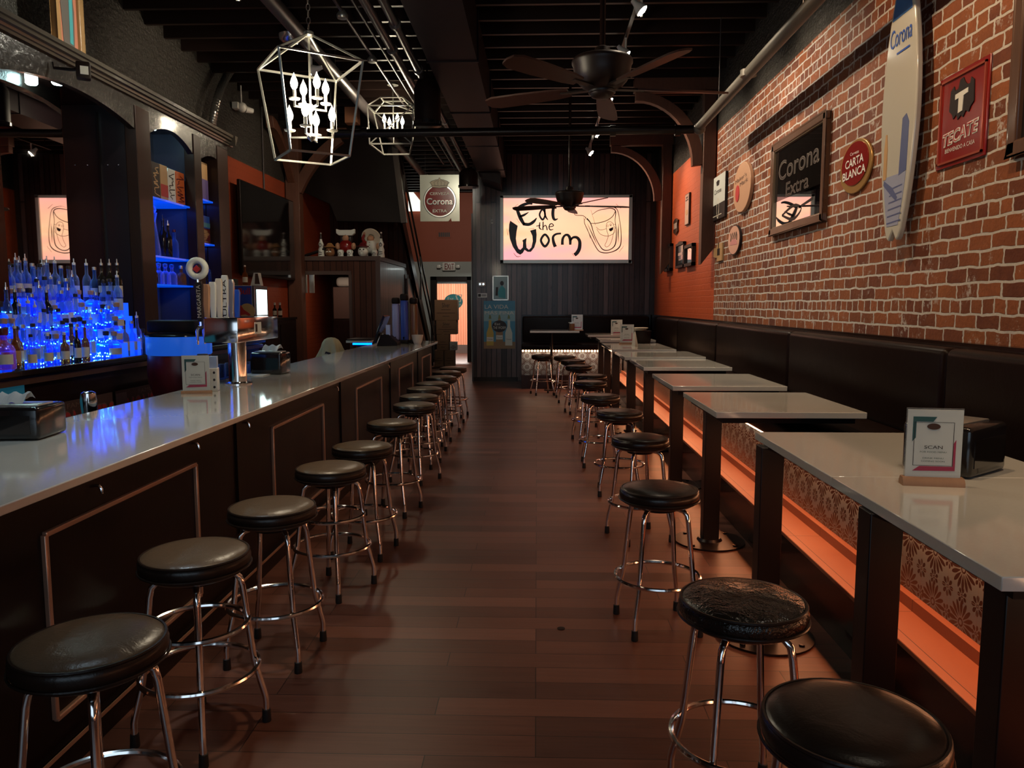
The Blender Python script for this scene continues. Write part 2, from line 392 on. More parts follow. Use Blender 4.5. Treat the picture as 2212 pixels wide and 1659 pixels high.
M['blue_led_dot'] = mat('led_points', (.3, .7, 1), .3, emit=(.15, .65, 1.0), estr=14)
M['cyan_lamp'] = mat('puck_lamp_glow', (1, 1, 1), .3, emit=(.62, 1, 1), estr=22)
M['lamp'] = mat('lamp_glow', (1, 1, 1), .3, emit=(1, .93, .74), estr=28)
M['candle_bulb'] = mat('candle_bulb_glow', (1, 1, 1), .3, emit=(1, .92, .70), estr=16)
M['warm_bead'] = mat('warm_string_bulb', (1, .8, .6), .3, emit=(1, .55, .30), estr=9)
M['cooler_glow'] = mat('cooler_lit_door', (1, 1, 1), .3, emit=(.72, 1, .97), estr=2.6)
def glass(name, col, rough=.03, ab=.0):
    m = bpy.data.materials.new(name); m.use_nodes = True; t = m.node_tree; t.nodes.clear()
    o = t.nodes.new('ShaderNodeOutputMaterial'); mx = t.nodes.new('ShaderNodeMixShader'); tr = t.nodes.new('ShaderNodeBsdfTransparent')
    p = t.nodes.new('ShaderNodeBsdfPrincipled'); p.inputs['Base Color'].default_value = (*col, 1); p.inputs['Roughness'].default_value = rough
    p.inputs['Transmission Weight'].default_value = .55; p.inputs['Coat Weight'].default_value = .2
    tr.inputs[0].default_value = (min(1, col[0] * 1.1 + .0), min(1, col[1] * 1.1), min(1, col[2] * 1.1), 1)
    fr = t.nodes.new('ShaderNodeLayerWeight'); fr.inputs[0].default_value = .35
    mp = t.nodes.new('ShaderNodeMapRange'); mp.inputs[3].default_value = .14 + ab; mp.inputs[4].default_value = 1
    t.links.new(fr.outputs['Facing'], mp.inputs[0]); t.links.new(mp.outputs[0], mx.inputs[0])
    t.links.new(tr.outputs[0], mx.inputs[1]); t.links.new(p.outputs[0], mx.inputs[2]); t.links.new(mx.outputs[0], o.inputs[0]); return m
M['glass_clear'] = glass('clear_bottle_glass', (.42, .6, 1))
M['glass_blue'] = glass('blue_bottle_glass', (.25, .5, 1))
M['glass_amber'] = glass('amber_liquor_glass', (.55, .22, .07), ab=.2)
M['glass_dark'] = glass('dark_wine_glass', (.04, .03, .02), ab=.5)
M['glass_pink'] = glass('pink_liquor_glass', (.9, .35, .5), ab=.1)
M['white'] = mat('white_card', (.62, .64, .60), .5)
M['white_enamel'] = mat('white_enamel', (.62, .60, .55), .3)
M['cream'] = mat('cream_label', (.6, .55, .45), .5)
M['ink'] = mat('black_ink', (.014, .008, .008), .5)
M['red'] = mat('red_enamel', (.20, .010, .008), .22, coat=.5)
M['red_matte'] = mat('red_print', (.42, .03, .03), .5)
M['teal'] = mat('teal_print', (.05, .28, .30), .5)
M['tan'] = mat('tan_print', (.45, .28, .13), .4)
M['cardboard'] = mat('cardboard', (.22, .11, .055), .8)
M['orange_wall'] = mat('orange_plaster', (.26, .05, .018), .6)
M['grey_wall'] = mat('grey_plaster', (.30, .31, .29), .6)
M['blue_print'] = mat('blue_print', (.02, .08, .42), .35)
M['sky_print'] = mat('sky_blue_print', (.06, .22, .32), .45)
M['sand_print'] = mat('sand_print', (.28, .15, .07), .5)
M['dark_red'] = mat('dark_red_plastic', (.10, .008, .012), .3)
M['skin'] = mat('figurine_skin', (.45, .24, .14), .35)
M['brown'] = mat('brown_ceramic', (.20, .09, .04), .3)
M['towel'] = mat('khaki_towel', (.42, .36, .20), .9)
M['paper'] = mat('napkin_paper', (.5, .46, .42), .8)
M['yellow'] = mat('yellow_print', (.5, .33, .06), .5)
M['steel_blue'] = mat('satin_rim', (.5, .5, .55), .22, .9)
M['blue_rim'] = mat('blue_reflection_rim', (.02, .08, .35), .25, emit=(.01, .10, .62), estr=.55)  # blue light reflected by the barrel's steel rim, put in as a glow
M['violet_edge'] = mat('stone', (.5, .5, .5), .5)

M['mold'] = mat('bronze_molding', (.62, .38, .27), .28, .6)
M['cornice'] = mat('cornice_gloss', (.05, .042, .032), .25, coat=.4)
M['pilaster'] = woody('pilaster_wood', (.018, .008, .006), (.030, .014, .009), .35, .1)
M['panel_dark'] = mat('dark_side_panel', (.014, .010, .012), .3, coat=.3)
M['niche_blue'] = mat('niche_panel', (.03, .035, .06), .4)
M['blue_lab'] = mat('pale_blue_label', (.35, .45, .7), .5)
M['orange_box'] = mat('orange_box_print', (.55, .12, .03), .5)
M['purple'] = mat('purple_box_print', (.12, .09, .25), .5)
M['flex'] = mat('flex_duct', (.30, .29, .27), .25, .9)
M['silver_panel'] = mat('silver_fridge_panel', (.55, .6, .6), .5)
M['navy'] = mat('navy_print', (.03, .07, .42), .35)
M['sun'] = mat('sun_yellow_print', (.5, .36, .16), .45)
M['teal_dark'] = mat('dark_teal_print', (.03, .10, .10), .5)
M['berry'] = mat('berry_print', (.40, .04, .09), .5)
M['acrylic'] = glass('acrylic_sleeve', (.9, .95, .95))
M['steel_dark'] = mat('dark_steel', (.08, .08, .085), .35, .8)
M['tan_dark'] = mat('dull_tan_print', (.16, .09, .06), .6)
M['teal_pane'] = mat('teal_cooler_pane', (.02, .10, .14), .2, emit=(.01, .09, .14), estr=.35)
M['violet'] = mat('lavender_plastic', (.30, .32, .62), .3)
M['trim_wood'] = mat('grey_brown_trim', (.075, .045, .035), .4)
M['fridge_grey'] = mat('fridge_grey', (.10, .055, .045), .35)
M['brown_l'] = mat('light_brown_ceramic', (.32, .16, .06), .3)
M['rail'] = mat('rail_metal', (.09, .075, .065), .3, .6)

M['bar_black'] = woody('bar_front_black', (.006, .003, .0025), (.010, .005, .004), .32)
M['seat_top'] = vinyl('warm_reflection_vinyl', (.125, .078, .045), .3, .25, 10)  # warm reflections on the black bar seats, put into the top colour
M['fan_body'] = mat('fan_body_dark', (.018, .009, .007), .42)

for k in ('black', 'bench', 'joist', 'deck', 'duct', 'bar_black', 'cabinet', 'brick_black', 'panel_brown', 'pilaster', 'cornice'):
    M[k].node_tree.nodes['Principled BSDF'].inputs['Specular IOR Level'].default_value = .45 if k == 'brick_black' else .12 if k == 'bench' else .22
# ================================================================ THE ROOM
RW = 2.48; LW = -4.38; BWY = 16.45; CZ = 4.75; FY = -3.5; HY = 22.0
def wallbox(name, mats, boxes, label=None):
    b = MB()
    for i, bx in boxes: b.cur = i; b.box(*bx)
    return struct(b.build(name, mats), label)
wallbox('floor', [M['floor']], [(0, (LW - .2, RW + .2, FY, 26, -.1, 0))], 'dark brown wood plank floor')
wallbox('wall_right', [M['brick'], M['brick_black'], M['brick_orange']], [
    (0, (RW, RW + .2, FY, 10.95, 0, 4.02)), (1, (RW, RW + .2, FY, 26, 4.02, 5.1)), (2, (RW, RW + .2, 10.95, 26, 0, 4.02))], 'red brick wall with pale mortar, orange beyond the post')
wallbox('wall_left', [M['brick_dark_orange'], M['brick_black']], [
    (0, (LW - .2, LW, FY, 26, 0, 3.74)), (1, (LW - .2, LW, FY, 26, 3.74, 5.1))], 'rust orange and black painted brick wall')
wallbox('wall_back', [M['panel']], [(0, (-1.36, RW, BWY, BWY + .15, 0, 5.1))], 'dark vertical board wall carrying the lit sign')
wallbox('wall_hall_side', [M['panel']], [(0, (-1.36, -1.2, BWY + .15, 26, 0, 5.1))])
wallbox('wall_front', [M['black'], M['brick_black']], [(1, (LW, RW, FY - .2, FY, 0, .9)), (1, (LW, RW, FY - .2, FY, 3.6, 5.1)), (1, (LW, -3.2, FY - .2, FY, .9, 3.6)), (1, (2.0, RW, FY - .2, FY, .9, 3.6))])
DX0, DX1, DZ = -2.86, -1.99, 2.33
wallbox('wall_hall_end', [M['grey_wall'], M['orange_wall']], [
    (0, (LW, DX0, HY, HY + .12, 0, 2.85)), (0, (DX1, -1.36, HY, HY + .12, 0, 2.85)), (0, (DX0, DX1, HY, HY + .12, DZ, 2.85)),
    (1, (LW, -1.36, HY, HY + .12, 2.85, 5.1))], 'grey wall with an orange upper half around the far doorway')
wallbox('wall_back_room', [M['grey_wall']], [(0, (LW, -1.36, 25.9, 26, 0, 5.1))])
b = MB(); b.box(LW, RW, FY, 26, 5.02, 5.12); ceil_ob = struct(b.build('ceiling', M['deck']), 'black ceiling deck above open joists')
jm = MB().box(LW, RW, -.024, .024, CZ, 5.02).build('joist', M['joist'], ceil_ob)
jm.location = (0, -3.2, 0)
yy = -3.2 + .445
while yy < 21.9:
    j = jm.copy(); j.location = (0, yy, 0); COL.objects.link(j); yy += .445
# baseboard along the board wall
struct(MB().box(-1.36, -.4, BWY - .025, BWY, 0, .09).build('baseboard_back', M['cabinet']))
struct(MB().box(-1.39, -1.36, BWY - .02, BWY + .02, 0, 3.55).build('trim_1', mat('weathered_corner_trim', (.09, .085, .085), .6)))
# far doorway frame
b = MB(); b.box(DX0 - .17, DX0, HY - .05, HY + .12, 0, DZ + .1); b.box(DX1, DX1 + .12, HY - .05, HY + .12, 0, DZ + .1); b.box(DX0 - .17, DX1 + .12, HY - .05, HY + .12, DZ, DZ + .1)
d = struct(b.build('door_1', M['black']), 'black frame of the far doorway')
t = MB().box(DX0 - .02, DX1 + .02, HY + .125, HY + .14, DZ - .1, DZ).build('curtain_rod_cover', M['white'], d)
# window of the street wall behind the viewer
b = MB()
for x in (-3.2, -.6, 2.0): b.box(x - .04, x + .04, FY - .1, FY, .9, 3.6)
for z in (.9, 3.6): b.box(-3.2, 2, FY - .1, FY, z - .04, z + .04)
struct(b.build('window_1', M['black']))
# ---------------------------------------------------------------- curtain in the far doorway
b = MB(); vs = []; n = 60; x0, x1 = DX0 - .03, DX1 + .03
for i in range(n + 1):
    x = x0 + (x1 - x0) * i / n; y = HY + .2 + .022 * math.sin(i * .9) + .012 * math.sin(i * 2.3)
    vs += [(x, y, .48), (x, y, DZ - .02)]
b.add(vs, [(2 * i, 2 * i + 2, 2 * i + 3, 2 * i + 1) for i in range(n)], True)
cm = mat('peach_curtain', (.75, .36, .22), .8); NTc = NT(cm)
tl = cm.node_tree.nodes.new('ShaderNodeBsdfTranslucent'); tl.inputs[0].default_value = (.9, .42, .26, 1)
mx = cm.node_tree.nodes.new('ShaderNodeMixShader'); mx.inputs[0].default_value = .6
om = [x for x in cm.node_tree.nodes if x.type == 'OUTPUT_MATERIAL'][0]
cm.node_tree.links.new(NTc.b.outputs[0], mx.inputs[1]); cm.node_tree.links.new(tl.outputs[0], mx.inputs[2]); cm.node_tree.links.new(mx.outputs[0], om.inputs[0])
cur = thing('door_curtain', 'peach curtain with a teal oval logo hanging in the far doorway', 'curtain', (0, 0, 0))
b.build('cloth', cm, cur)
cl = MB().prism(disc_pts(-2.40, 1.72, .27, .22), 'y', HY + .152, HY + .158).build('logo_oval', M['teal'], cur)
cl['label'] = 'teal oval on the curtain'
text('lettering', 'Eat', -2.48, 1.8, .17, .11, M['cream'], cur, y=HY + .148)
text('lettering', 'The Worm', -2.40, 1.64, .44, .12, M['cream'], cur, y=HY + .148)
b = MB(); b.stroke([(-2.33, 1.9, .03), (-2.26, 1.72, .04), (-2.2, 1.72, .04), (-2.16, 1.92, .03), (-2.33, 1.9, .03)], y1=HY + .148); b.build('glass_drawing', M['cream'], cur)

# ================================================================ CEILING PIPES, DUCT, BEAMS
b = MB(); b.box(-1.16, -.64, FY + .2, 15.9, 4.2, 4.72)
for y in (4, 6.2, 8.4, 10.6, 12.8, 15): b.box(-1.175, -.625, y, y + .03, 4.19, 4.72)
duct = b.build('air_duct', M['duct']); tag(duct, 'large black rectangular air duct running down the ceiling centre', 'duct')
b = MB(); b.prism([(-1.35, 4.72), (-.72, 4.72), (-.72, 3.98), (-1.12, 4.12)], 'y', 15.3, 16.4)
tag(b.build('duct_drop', M['duct']), 'black duct end dropping beside the lit sign', 'duct')
def pipe(name, X, z, y0, y1, r, m, label, cat='pipe', clamps=()):
    b = MB().cyl((X, y0, z), (X, y1, z), r, 14)
    for c in clamps: b.cyl((X, c, z), (X, c + .06, z), r * 1.35, 14)
    return tag(b.build(name, m), label, cat)
pipe('ceiling_pipe', -2.52, 4.5, FY + .1, 21, .075, M['conduit'], 'thick dark pipe crossing the ceiling above the large lantern')
pipe('conduit_pipe', -1.42, 4.42, FY + .1, 16.3, .045, M['conduit'], 'dark pipe nearest the left side of the air duct', clamps=(7.9, 9.4, 12))
pipe('conduit_pipe', -1.58, 4.40, FY + .1, 16.3, .045, M['conduit'], 'second dark pipe out from the left side of the air duct', clamps=(8.6, 12))
pipe('conduit_pipe', -1.95, 4.55, FY + .1, 16.3, .018, M['conduit'], 'thin conduit carrying the two round ceiling boxes', 'conduit')
pipe('conduit_pipe', -1.75, 4.5, FY + .1, 16.3, .014, M['conduit'], 'thinnest conduit between the round boxes and the paired pipes', 'conduit')
for (X, Y, lab) in ((-1.95, 7.95, 'round ceiling box nearer the street on the thin conduit'), (-1.95, 9.35, 'round ceiling box farther down the thin conduit')):
    tag(MB().lathe([(.0, -.04), (.05, -.035), (.058, -.02), (.058, 0), (.02, .05)], (X, Y, 4.52)).build('junction_box', M['iron']), lab, 'ceiling box')
q = onZ(628, 82, 4.55); tag(MB().lathe([(0, -.07), (.07, -.06), (.12, -.02), (.13, .03), (.05, .06), (.02, .22)], q, 24).build('ceiling_dome', M['steel_blue']), 'blue tinted metal dome at the ceiling above the large lantern', 'dome')
# steel pipe by the brick wall
b = MB(); b.cyl((1.99, -3.3, 3.82), (1.99, 9.78, 3.82), .055, 20); b.ball((1.99, 9.8, 3.80), .075)
for y in (4.6, 7.6): b.lathe([(.075, -.03), (.075, .03)], (1.99, y, 3.82)); 
p = thing('steam_pipe', 'long grey pipe hung along the brick wall', 'pipe', (0, 0, 0))
b.build('pipe', M['pipe'], p)
for y in (3.4, 6.1, 8.8): MB().cyl((1.99, y, 3.86), (1.99, y, 4.76), .006, 6).build('hanger_rod', M['conduit'], p)
b = MB(); b.cyl((-2.58, 9.86, 3.78), (1.93, 9.86, 3.80), .052, 18); b.cyl((-2.58, 9.86, 3.74), (-2.58, 9.86, 4.8), .06, 14)
for x in (-2.2, .9, 1.7): b.cyl((x, 9.86, 3.79), (x + .07, 9.86, 3.79), .066, 18)
tag(b.build('cross_pipe', M['black_metal']), 'black pipe crossing the room below the ceiling', 'pipe')
# pendant loudspeakers next to the duct
for (X, Y, z0, z1, r, lab) in ((-1.36, 9.75, 3.86, 4.42, .165, 'black cylinder loudspeaker hanging on the left of the duct'), (-1.32, 15.0, 3.88, 4.22, .18, 'black cylinder loudspeaker right of the hanging beer sign')):
    t = thing('pendant_speaker', lab, 'speaker', (X, Y, z0))
    MB().lathe([(0, 0), (r * .8, 0), (r, .03), (r, (z1 - z0) * .75), (r * .6, z1 - z0), (.02, z1 - z0 + .02)], (0, 0, 0)).build('body', M['black'], t)
    MB().lathe([(r * 1.08, -.01), (r * 1.08, .03)], (0, 0, 0)).build('rim', M['black_gloss'], t)
    MB().cyl((0, 0, z1 - z0), (0, 0, CZ + .1 - z0), .012, 8).build('hanger', M['black'], t)
# ---------------------------------------------------------------- timber brackets
def bracket(Y, side, lab, both=False, zb=2.25, zt=4.68):
    X = RW if side > 0 else LW; s = -1 if side > 0 else 1
    t = thing('timber_bracket', lab, 'bracket', (X, Y, zb))
    w = .17; px = s * .10; q = MB()
    q.prism([(s * .02, .0 + .22), (s * .19, 0), (s * .19, zt - zb - .1), (s * .02, zt - zb - .1)], 'y', -w / 2, w / 2)
    q.build('post', M['timber'], t, bevel=.006)
    MB().box(s * .0, s * 1.15, -w / 2, w / 2, zt - zb - .12, zt - zb + .06).build('arm', M['timber'], t, bevel=.006)
    def curve(sg, nm):
        n = 12; out = []; inn = []
        for i in range(n + 1):
            a = PI / 2 * i / n
            cx, cz = s * (.19 if sg > 0 else 0) + 0, zt - zb - .12
            R1, R2 = .96, .80
            # quarter arch from the post (low) to the arm (out)
            ex = s * (1.13 - .95 * math.cos(a)); ez = (zt - zb - .12) - .98 * (1 - math.sin(a))
            ix = s * (1.13 - .80 * math.cos(a)); iz = (zt - zb - .12) - .98 * (1 - math.sin(a)) - .02 - .10 * math.sin(a)
            out.append((ex, ez)); inn.append((ix, iz))
        MB().prism(out + inn[::-1], 'y', -.06, .06).build(nm, M['timber'], t, bevel=.004)
    curve(1, 'curved_brace')
    return t
bracket(11.05, 1, 'nearer curved timber bracket on the right wall, between brick and orange paint', zb=2.2)
bracket(14.55, 1, 'farther curved timber bracket on the right wall beside the lit sign', zb=2.2, zt=4.66)
# left wall post rising behind the bar, arms curving both ways
t = thing('timber_post', 'brown timber post with curved braces right of the television', 'post', (LW, 13.55, 0))
MB().box(.02, .26, -.1, .12, 0, 4.6).build('post', M['timber'], t, bevel=.006)
def arc_brace(p0, p1, bul, w, y0, y1, nm, par):
    n = 12; A = Vector(p0); B = Vector(p1); d = (B - A); nrm = Vector((-d.y, d.x)).normalized(); o = []; i2 = []
    for i in range(n + 1):
        f = i / n; c = A + d * f + nrm * bul * 4 * f * (1 - f); tt = (d + nrm * bul * 4 * (1 - 2 * f)).normalized(); nn = Vector((-tt.y, tt.x))
        o.append(tuple(c + nn * w / 2)); i2.append(tuple(c - nn * w / 2))
    return MB().prism(o + i2[::-1], 'y', y0, y1).build(nm, M['timber'], par, bevel=.004)
arc_brace((.2, 3.6), (.98, 4.5), .09, .17, -.07, .07, 'curved_brace', t)
MB().box(.0, 1.1, -.09, .09, 4.5, 4.66).build('arm', M['timber'], t, bevel=.006)
q = MB(); n = 12; o = []; i2 = []
for i in range(n + 1):
    f = i / n; yv = -f * 1.15; zv = 3.7 + .92 * math.sin(f * PI / 2)
    o.append((yv, zv)); i2.append((yv + .05, zv - .15 - .03 * f))
q.prism(o + i2[::-1], 'x', .07, .19); q.build('side_brace', M['timber'], t, bevel=.004)
# ---------------------------------------------------------------- track with spots (right), real lamps
tr = thing('light_track', 'black ceiling light track along the brick wall side', 'light track', (.98, 0, 4.62))
MB().box(-.02, .02, -2.5, 15.2, -.02, .02).build('rail', M['black_metal'], tr)
for y in (0, 5, 10, 15): MB().cyl((0, y, .02), (0, y, .14), .008, 6).build('rail_hanger', M['black_metal'], tr)
def spot_lamp(px, py, z, lab, aim, col=(1, .80, .58), e=150, ang=95, X=None, grp='track spotlights by the brick wall'):
    p = onZ(px, py, z)
    if 'brick' in grp: p.x = .98
    t = thing('track_spotlight', lab, 'spotlight', p, 0, grp)
    d = (Vector(aim) - p).normalized()
    MB().cyl((0, 0, -.06), (0, 0, 4.615 - z), .012, 8).build('stem', M['white_enamel'], t)
    c0 = -d * .13
    MB().tube([c0, c0 + d * .05, c0 + d * .10, c0 + d * .14], [.022, .03, .055, .062], 14).build('lamp_housing', M['white_enamel'], t)
    bb = MB().tube([c0 + d * .142, c0 + d * .155], [.056, .03], 14).build('bulb', M['lamp'], t)
    light('SPOT', 'track_spot_light', p + d * .06, e, col, aim, .03, spot=ang, blend=.6)
    return t
spot_lamp(1390, 22, 4.42, 'track spotlight nearest the street, above the ceiling fan', (2.48, 7.3, 2.7))
spot_lamp(1356, 118, 4.42, 'track spotlight just right of the fan motor', (2.48, 8.7, 2.7))
spot_lamp(1318, 218, 4.42, 'track spotlight below the near ceiling fan', (2.48, 10.4, 2.7))
spot_lamp(1297, 290, 4.42, 'track spotlight touching the cross pipe in view', (2.48, 12.6, 2.8), col=(1, .72, .5), e=170)
spot_lamp(1280, 330, 4.42, 'farthest track spotlight, below the cross pipe in view', (2.48, 14.0, 2.8), col=(1, .72, .5), e=120)
# spots over the bar side
spot_lamp(673, 152, 4.35, 'spotlight behind the large lantern chandelier', (-4.3, 9.2, 3.9), e=60, grp='spotlights over the bar side')
spot_lamp(512, -14, 4.35, 'spotlight at the top edge above the bar', (-3.9, 6.6, 3.7), col=(.95, .9, .75), e=95, grp='spotlights over the bar side')
light('SPOT', 'bar_unseen_spot', (.9, 5.2, 4.3), 190, (1, .86, .62), (-4.0, 7.4, 3.5), .03, spot=52, blend=.8)
light('SPOT', 'bar_unseen_spot', (-.5, 2.9, 4.3), 95, (1, .74, .46), (-1.05, 3.4, .8), .08, spot=50, blend=.9)  # unseen warm spot added to light the near stool seats
light('SPOT', 'aisle_spot_light', (.98, 5.6, 4.3), 45, (1, .8, .6), (.1, 6.0, 0), .05, spot=95, blend=1)
light('SPOT', 'aisle_spot_light', (.98, 12.0, 4.3), 45, (1, .8, .6), (.1, 12.5, 0), .05, spot=95, blend=1)
# hall spot for the hanging beer sign
light('SPOT', 'hall_spot_light', (-1.8, 13.6, 4.4), 60, (1, .95, .8), (-2.1, 16.6, 3.8), .04, spot=40)

# ================================================================ CEILING FANS
def fan(X, Y, z, lab, a0, rod):
    t = thing('ceiling_fan', lab, 'ceiling fan', (X, Y, z), 0, 'ceiling fans')
    MB().lathe([(0, 0), (.04, .0), (.07, .012), (.082, .03), (.085, .05), (.10, .058), (.13, .072), (.17, .115), (.19, .17), (.198, .215), (.206, .228), (.205, .245), (.19, .262), (.12, .272), (.06, .29), (.05, .33), (.03, .34)], (0, 0, 0), 32).build('motor_housing', M['fan_body'], t)
    MB().lathe([(.084, .032), (.092, .036), (.092, .048), (.084, .052)], (0, 0, 0), 32).build('trim_band', M['steel_dark'], t)
    MB().cyl((0, 0, .33), (0, 0, rod), .02, 10).build('down_rod', M['cabinet'], t)
    for k in range(5):
        a = a0 + 2 * PI * k / 5; c, s = math.cos(a), math.sin(a)
        def P(r, w, h): return (c * r - s * w, s * r + c * w, h + w * .22)
        b = MB(); out = [(.24, .045), (.34, .06), (.62, .075), (.82, .075), (.88, .05), (.895, 0)]
        pts = [P(r, w, .075) for r, w in out] + [P(r, -w, .075) for r, w in out[::-1][1:]]
        low = [(x, y, h - .012) for x, y, h in pts]; n = len(pts)
        b.add(pts + low, [tuple(range(n)), tuple(range(2 * n - 1, n - 1, -1))] + [(i, i + n, (i + 1) % n + n, (i + 1) % n) for i in range(n)])
        bl = b.build('blade', M['fan_blade'], t)
        MB().bar(P(.09, 0, .065), P(.30, 0, .067), .05, .012).build('blade_arm', M['black_metal'], bl)
    return t
M['fan_blade'] = woody('fan_blade_wood', (.03, .012, .009), (.065, .026, .02), .35)
pf = onY(1300, 213, 5.4); fan(pf.x, pf.y, pf.z, 'near ceiling fan with ornate dark motor, hanging over the aisle', math.radians(-134), CZ - pf.z + .05)
pf2 = onY(1230, 455, 11.2); fan(pf2.x, pf2.y, pf2.z, 'far ceiling fan silhouetted against the lit sign', math.radians(12), CZ - pf2.z + .05)

# ================================================================ LANTERN CHANDELIERS
def candle(t, x, y, z, h=.10, s=1.0):
    st = MB().cyl((x, y, z), (x, y, z + h * s), .011 * s, 10); st.lathe([(0, -.012), (.032 * s, -.004), (.036 * s, .004), (.012, .006)], (x, y, z), 14)
    o = st.build('candle', M['white_enamel'], t)
    MB().lathe([(.008 * s, 0), (.020 * s, .02 * s), (.024 * s, .04 * s), (.017 * s, .065 * s), (.007 * s, .085 * s), (0, .105 * s)], (x, y, z + h * s), 12).build('bulb', M['candle_bulb'], o)
t = thing('lantern_chandelier', 'large open-frame lantern chandelier with eight candle bulbs over the bar', 'chandelier', (-1.44, 4.99, 2.58))
up = [onZ(568, 168, 3.15), onZ(631, 124, 3.15), onZ(798, 147, 3.15), onZ(728, 190, 3.15)]
c = Vector((-1.44, 4.99, 0)); ang = [math.atan2(p.y - c.y, p.x - c.x) for p in up]
a0 = sum((a - PI / 2 * round((a - ang[0]) / (PI / 2)) for a in ang)) / 4
RU, RL = .365, .262
def ringp(R, z): return [(R * math.cos(a0 + PI / 2 * k), R * math.sin(a0 + PI / 2 * k), z) for k in range(4)]
A = ringp(RL, 0); B = ringp(RU, .57); T = (0, 0, .75); b = MB()
for k in range(4):
    b.bar(A[k], A[(k + 1) % 4], .012); b.bar(B[k], B[(k + 1) % 4], .012); b.bar(A[k], B[k], .012); b.bar(B[k], (B[k][0] * .06, B[k][1] * .06, .75), .012)
b.lathe([(.02, -.01), (.03, 0), (.03, .02), (.012, .03)], T); b.build('lantern_frame', M['iron'], t)
b = MB(); b.cyl((0, 0, .12), (0, 0, .74), .007, 10)
b.lathe([(.004, 0), (.02, .015), (.03, .03), (.012, .05)], (0, 0, .10)); b.lathe([(.004, 0), (.02, .015), (.03, .03), (.012, .05)], (0, 0, .28)); b.lathe([(.007, 0), (.014, .05), (.007, .1)], (0, 0, .2), 12)
for z, R, off in ((.125, .135, .25), (.305, .105, .9)):
    for k in range(4):
        a = a0 + off + PI / 2 * k; b.bar((0, 0, z), (R * math.cos(a), R * math.sin(a), z), .011); b.bar((R * math.cos(a), R * math.sin(a), z - .005), (R * math.cos(a), R * math.sin(a), z + .045), .011)
b.build('stem', M['iron'], t)
for z, R, off in ((.168, .135, .25), (.348, .105, .9)):
    for k in range(4): a = a0 + off + PI / 2 * k; candle(t, R * math.cos(a), R * math.sin(a), z, h=.055)
b = MB(); zz = .76
while zz < 4.37 - 2.58: b.tube([(.012 * math.cos(x * PI / 4), 0, zz + .022 * math.sin(x * PI / 4)) if int(zz / .04) % 2 else (0, .012 * math.cos(x * PI / 4), zz + .022 * math.sin(x * PI / 4)) for x in range(8)], .003, 6, closed=True); zz += .04
b.build('chain', M['iron'], t)
light('POINT', 'chandelier_glow', (-1.44, 4.99, 2.78), 34, (1, .84, .60), size=.12)
light('POINT', 'chandelier_glow', (-1.44, 4.99, 2.98), 26, (1, .84, .60), size=.12)
t = thing('lantern_chandelier', 'smaller geometric lantern chandelier farther down, half behind the cross pipe', 'chandelier', (-2.05, 11.2, 3.82))
b = MB(); W = .22; W2 = .32
TT = [(-W * .7, -W * .5, .72), (W * .7, -W * .5, .72), (W * .7, W * .5, .72), (-W * .7, W * .5, .72)]
MM = [(-W2, -W2 * .7, .58), (W2, -W2 * .7, .58), (W2, W2 * .7, .58), (-W2, W2 * .7, .58)]
BBt = [(-W2 * .93, -W2 * .7, .06), (W2 * .93, -W2 * .7, .06), (W2 * .6, W2 * .7, 0.0), (-W2 * .6, W2 * .7, .0)]
for k in range(4):
    b.bar(TT[k], TT[(k + 1) % 4], .016); b.bar(MM[k], MM[(k + 1) % 4], .016); b.bar(BBt[k], BBt[(k + 1) % 4], .02); b.bar(TT[k], MM[k], .016); b.bar(MM[k], BBt[k], .016)
b.bar(MM[0], BBt[1], .014); b.bar(MM[1], BBt[0], .014); b.bar(TT[3], MM[2], .012)
b.build('lantern_frame', M['iron'], t)
b = MB(); b.cyl((0, 0, .1), (0, 0, .95), .009, 8); b.lathe([(.08, 0), (.07, .03), (.01, .05)], (0, 0, .91), 16)
for k in range(4): a = .6 + PI / 2 * k; b.bar((0, 0, .22), (.14 * math.cos(a), .14 * math.sin(a), .22), .011)
b.build('stem', M['iron'], t)
for k in range(4): a = .6 + PI / 2 * k; candle(t, .14 * math.cos(a), .14 * math.sin(a), .26, s=1.2)
light('POINT', 'chandelier_glow', (-2.05, 11.2, 4.2), 45, (1, .84, .60), size=.12)

# ================================================================ BACK WALL SIGNS
sx0, sx1, sz0, sz1 = -.776, 1.97, 2.5, 3.9; scx = (sx0 + sx1) / 2; scz = (sz0 + sz1) / 2
t = thing('lightbox_sign', 'large glowing peach lightbox sign with hand-drawn lettering and a worm in a glass', 'sign', (scx, BWY, scz))
hw, hh = (sx1 - sx0) / 2, (sz1 - sz0) / 2
b = MB(); b.box(-hw, hw, -.16, 0, -hh, -hh + .075); b.box(-hw, hw, -.16, 0, hh - .055, hh); b.box(-hw, -hw + .07, -.16, 0, -hh, hh); b.box(hw - .07, hw, -.16, 0, -hh, hh)
b.build('frame', mat('brushed_sign_frame', (.62, .66, .60), .4, .1), t, bevel=.004)
pm = mat('lit_sign_face', (.8, .5, .4), .25); q = NT(pm); o, x, y, z = q.obj()
nz = q.noise(q.vec(q.math('MULTIPLY', x, .5), 3, q.math('MULTIPLY', z, 1.8)), 1.1, 1, .4)
gc = q.ramp(nz, [(.30, (1.0, .46, .22)), (.45, (1.0, .58, .33)), (.56, (1.0, .50, .30)), (.68, (.97, .38, .42))])
edge = q.math('MULTIPLY', q.math('ABSOLUTE', z), 1.35)
gc = q.mix(q.math('POWER', q.math('MINIMUM', edge, 1.0), 2.5), gc, (.95, .38, .38))
q.out(color=gc); q.set(q.b, 'Emission Color', gc); q.b.inputs['Emission Strength'].default_value = 1.0
MB().box(-hw + .06, hw - .06, -.12, -.03, -hh + .06, hh - .05).build('lit_face', pm, t)
K = 715.0
def C(u, v, *w): return ((u - 1131) / K, (607 - v) / K) + tuple(a / K for a in w)
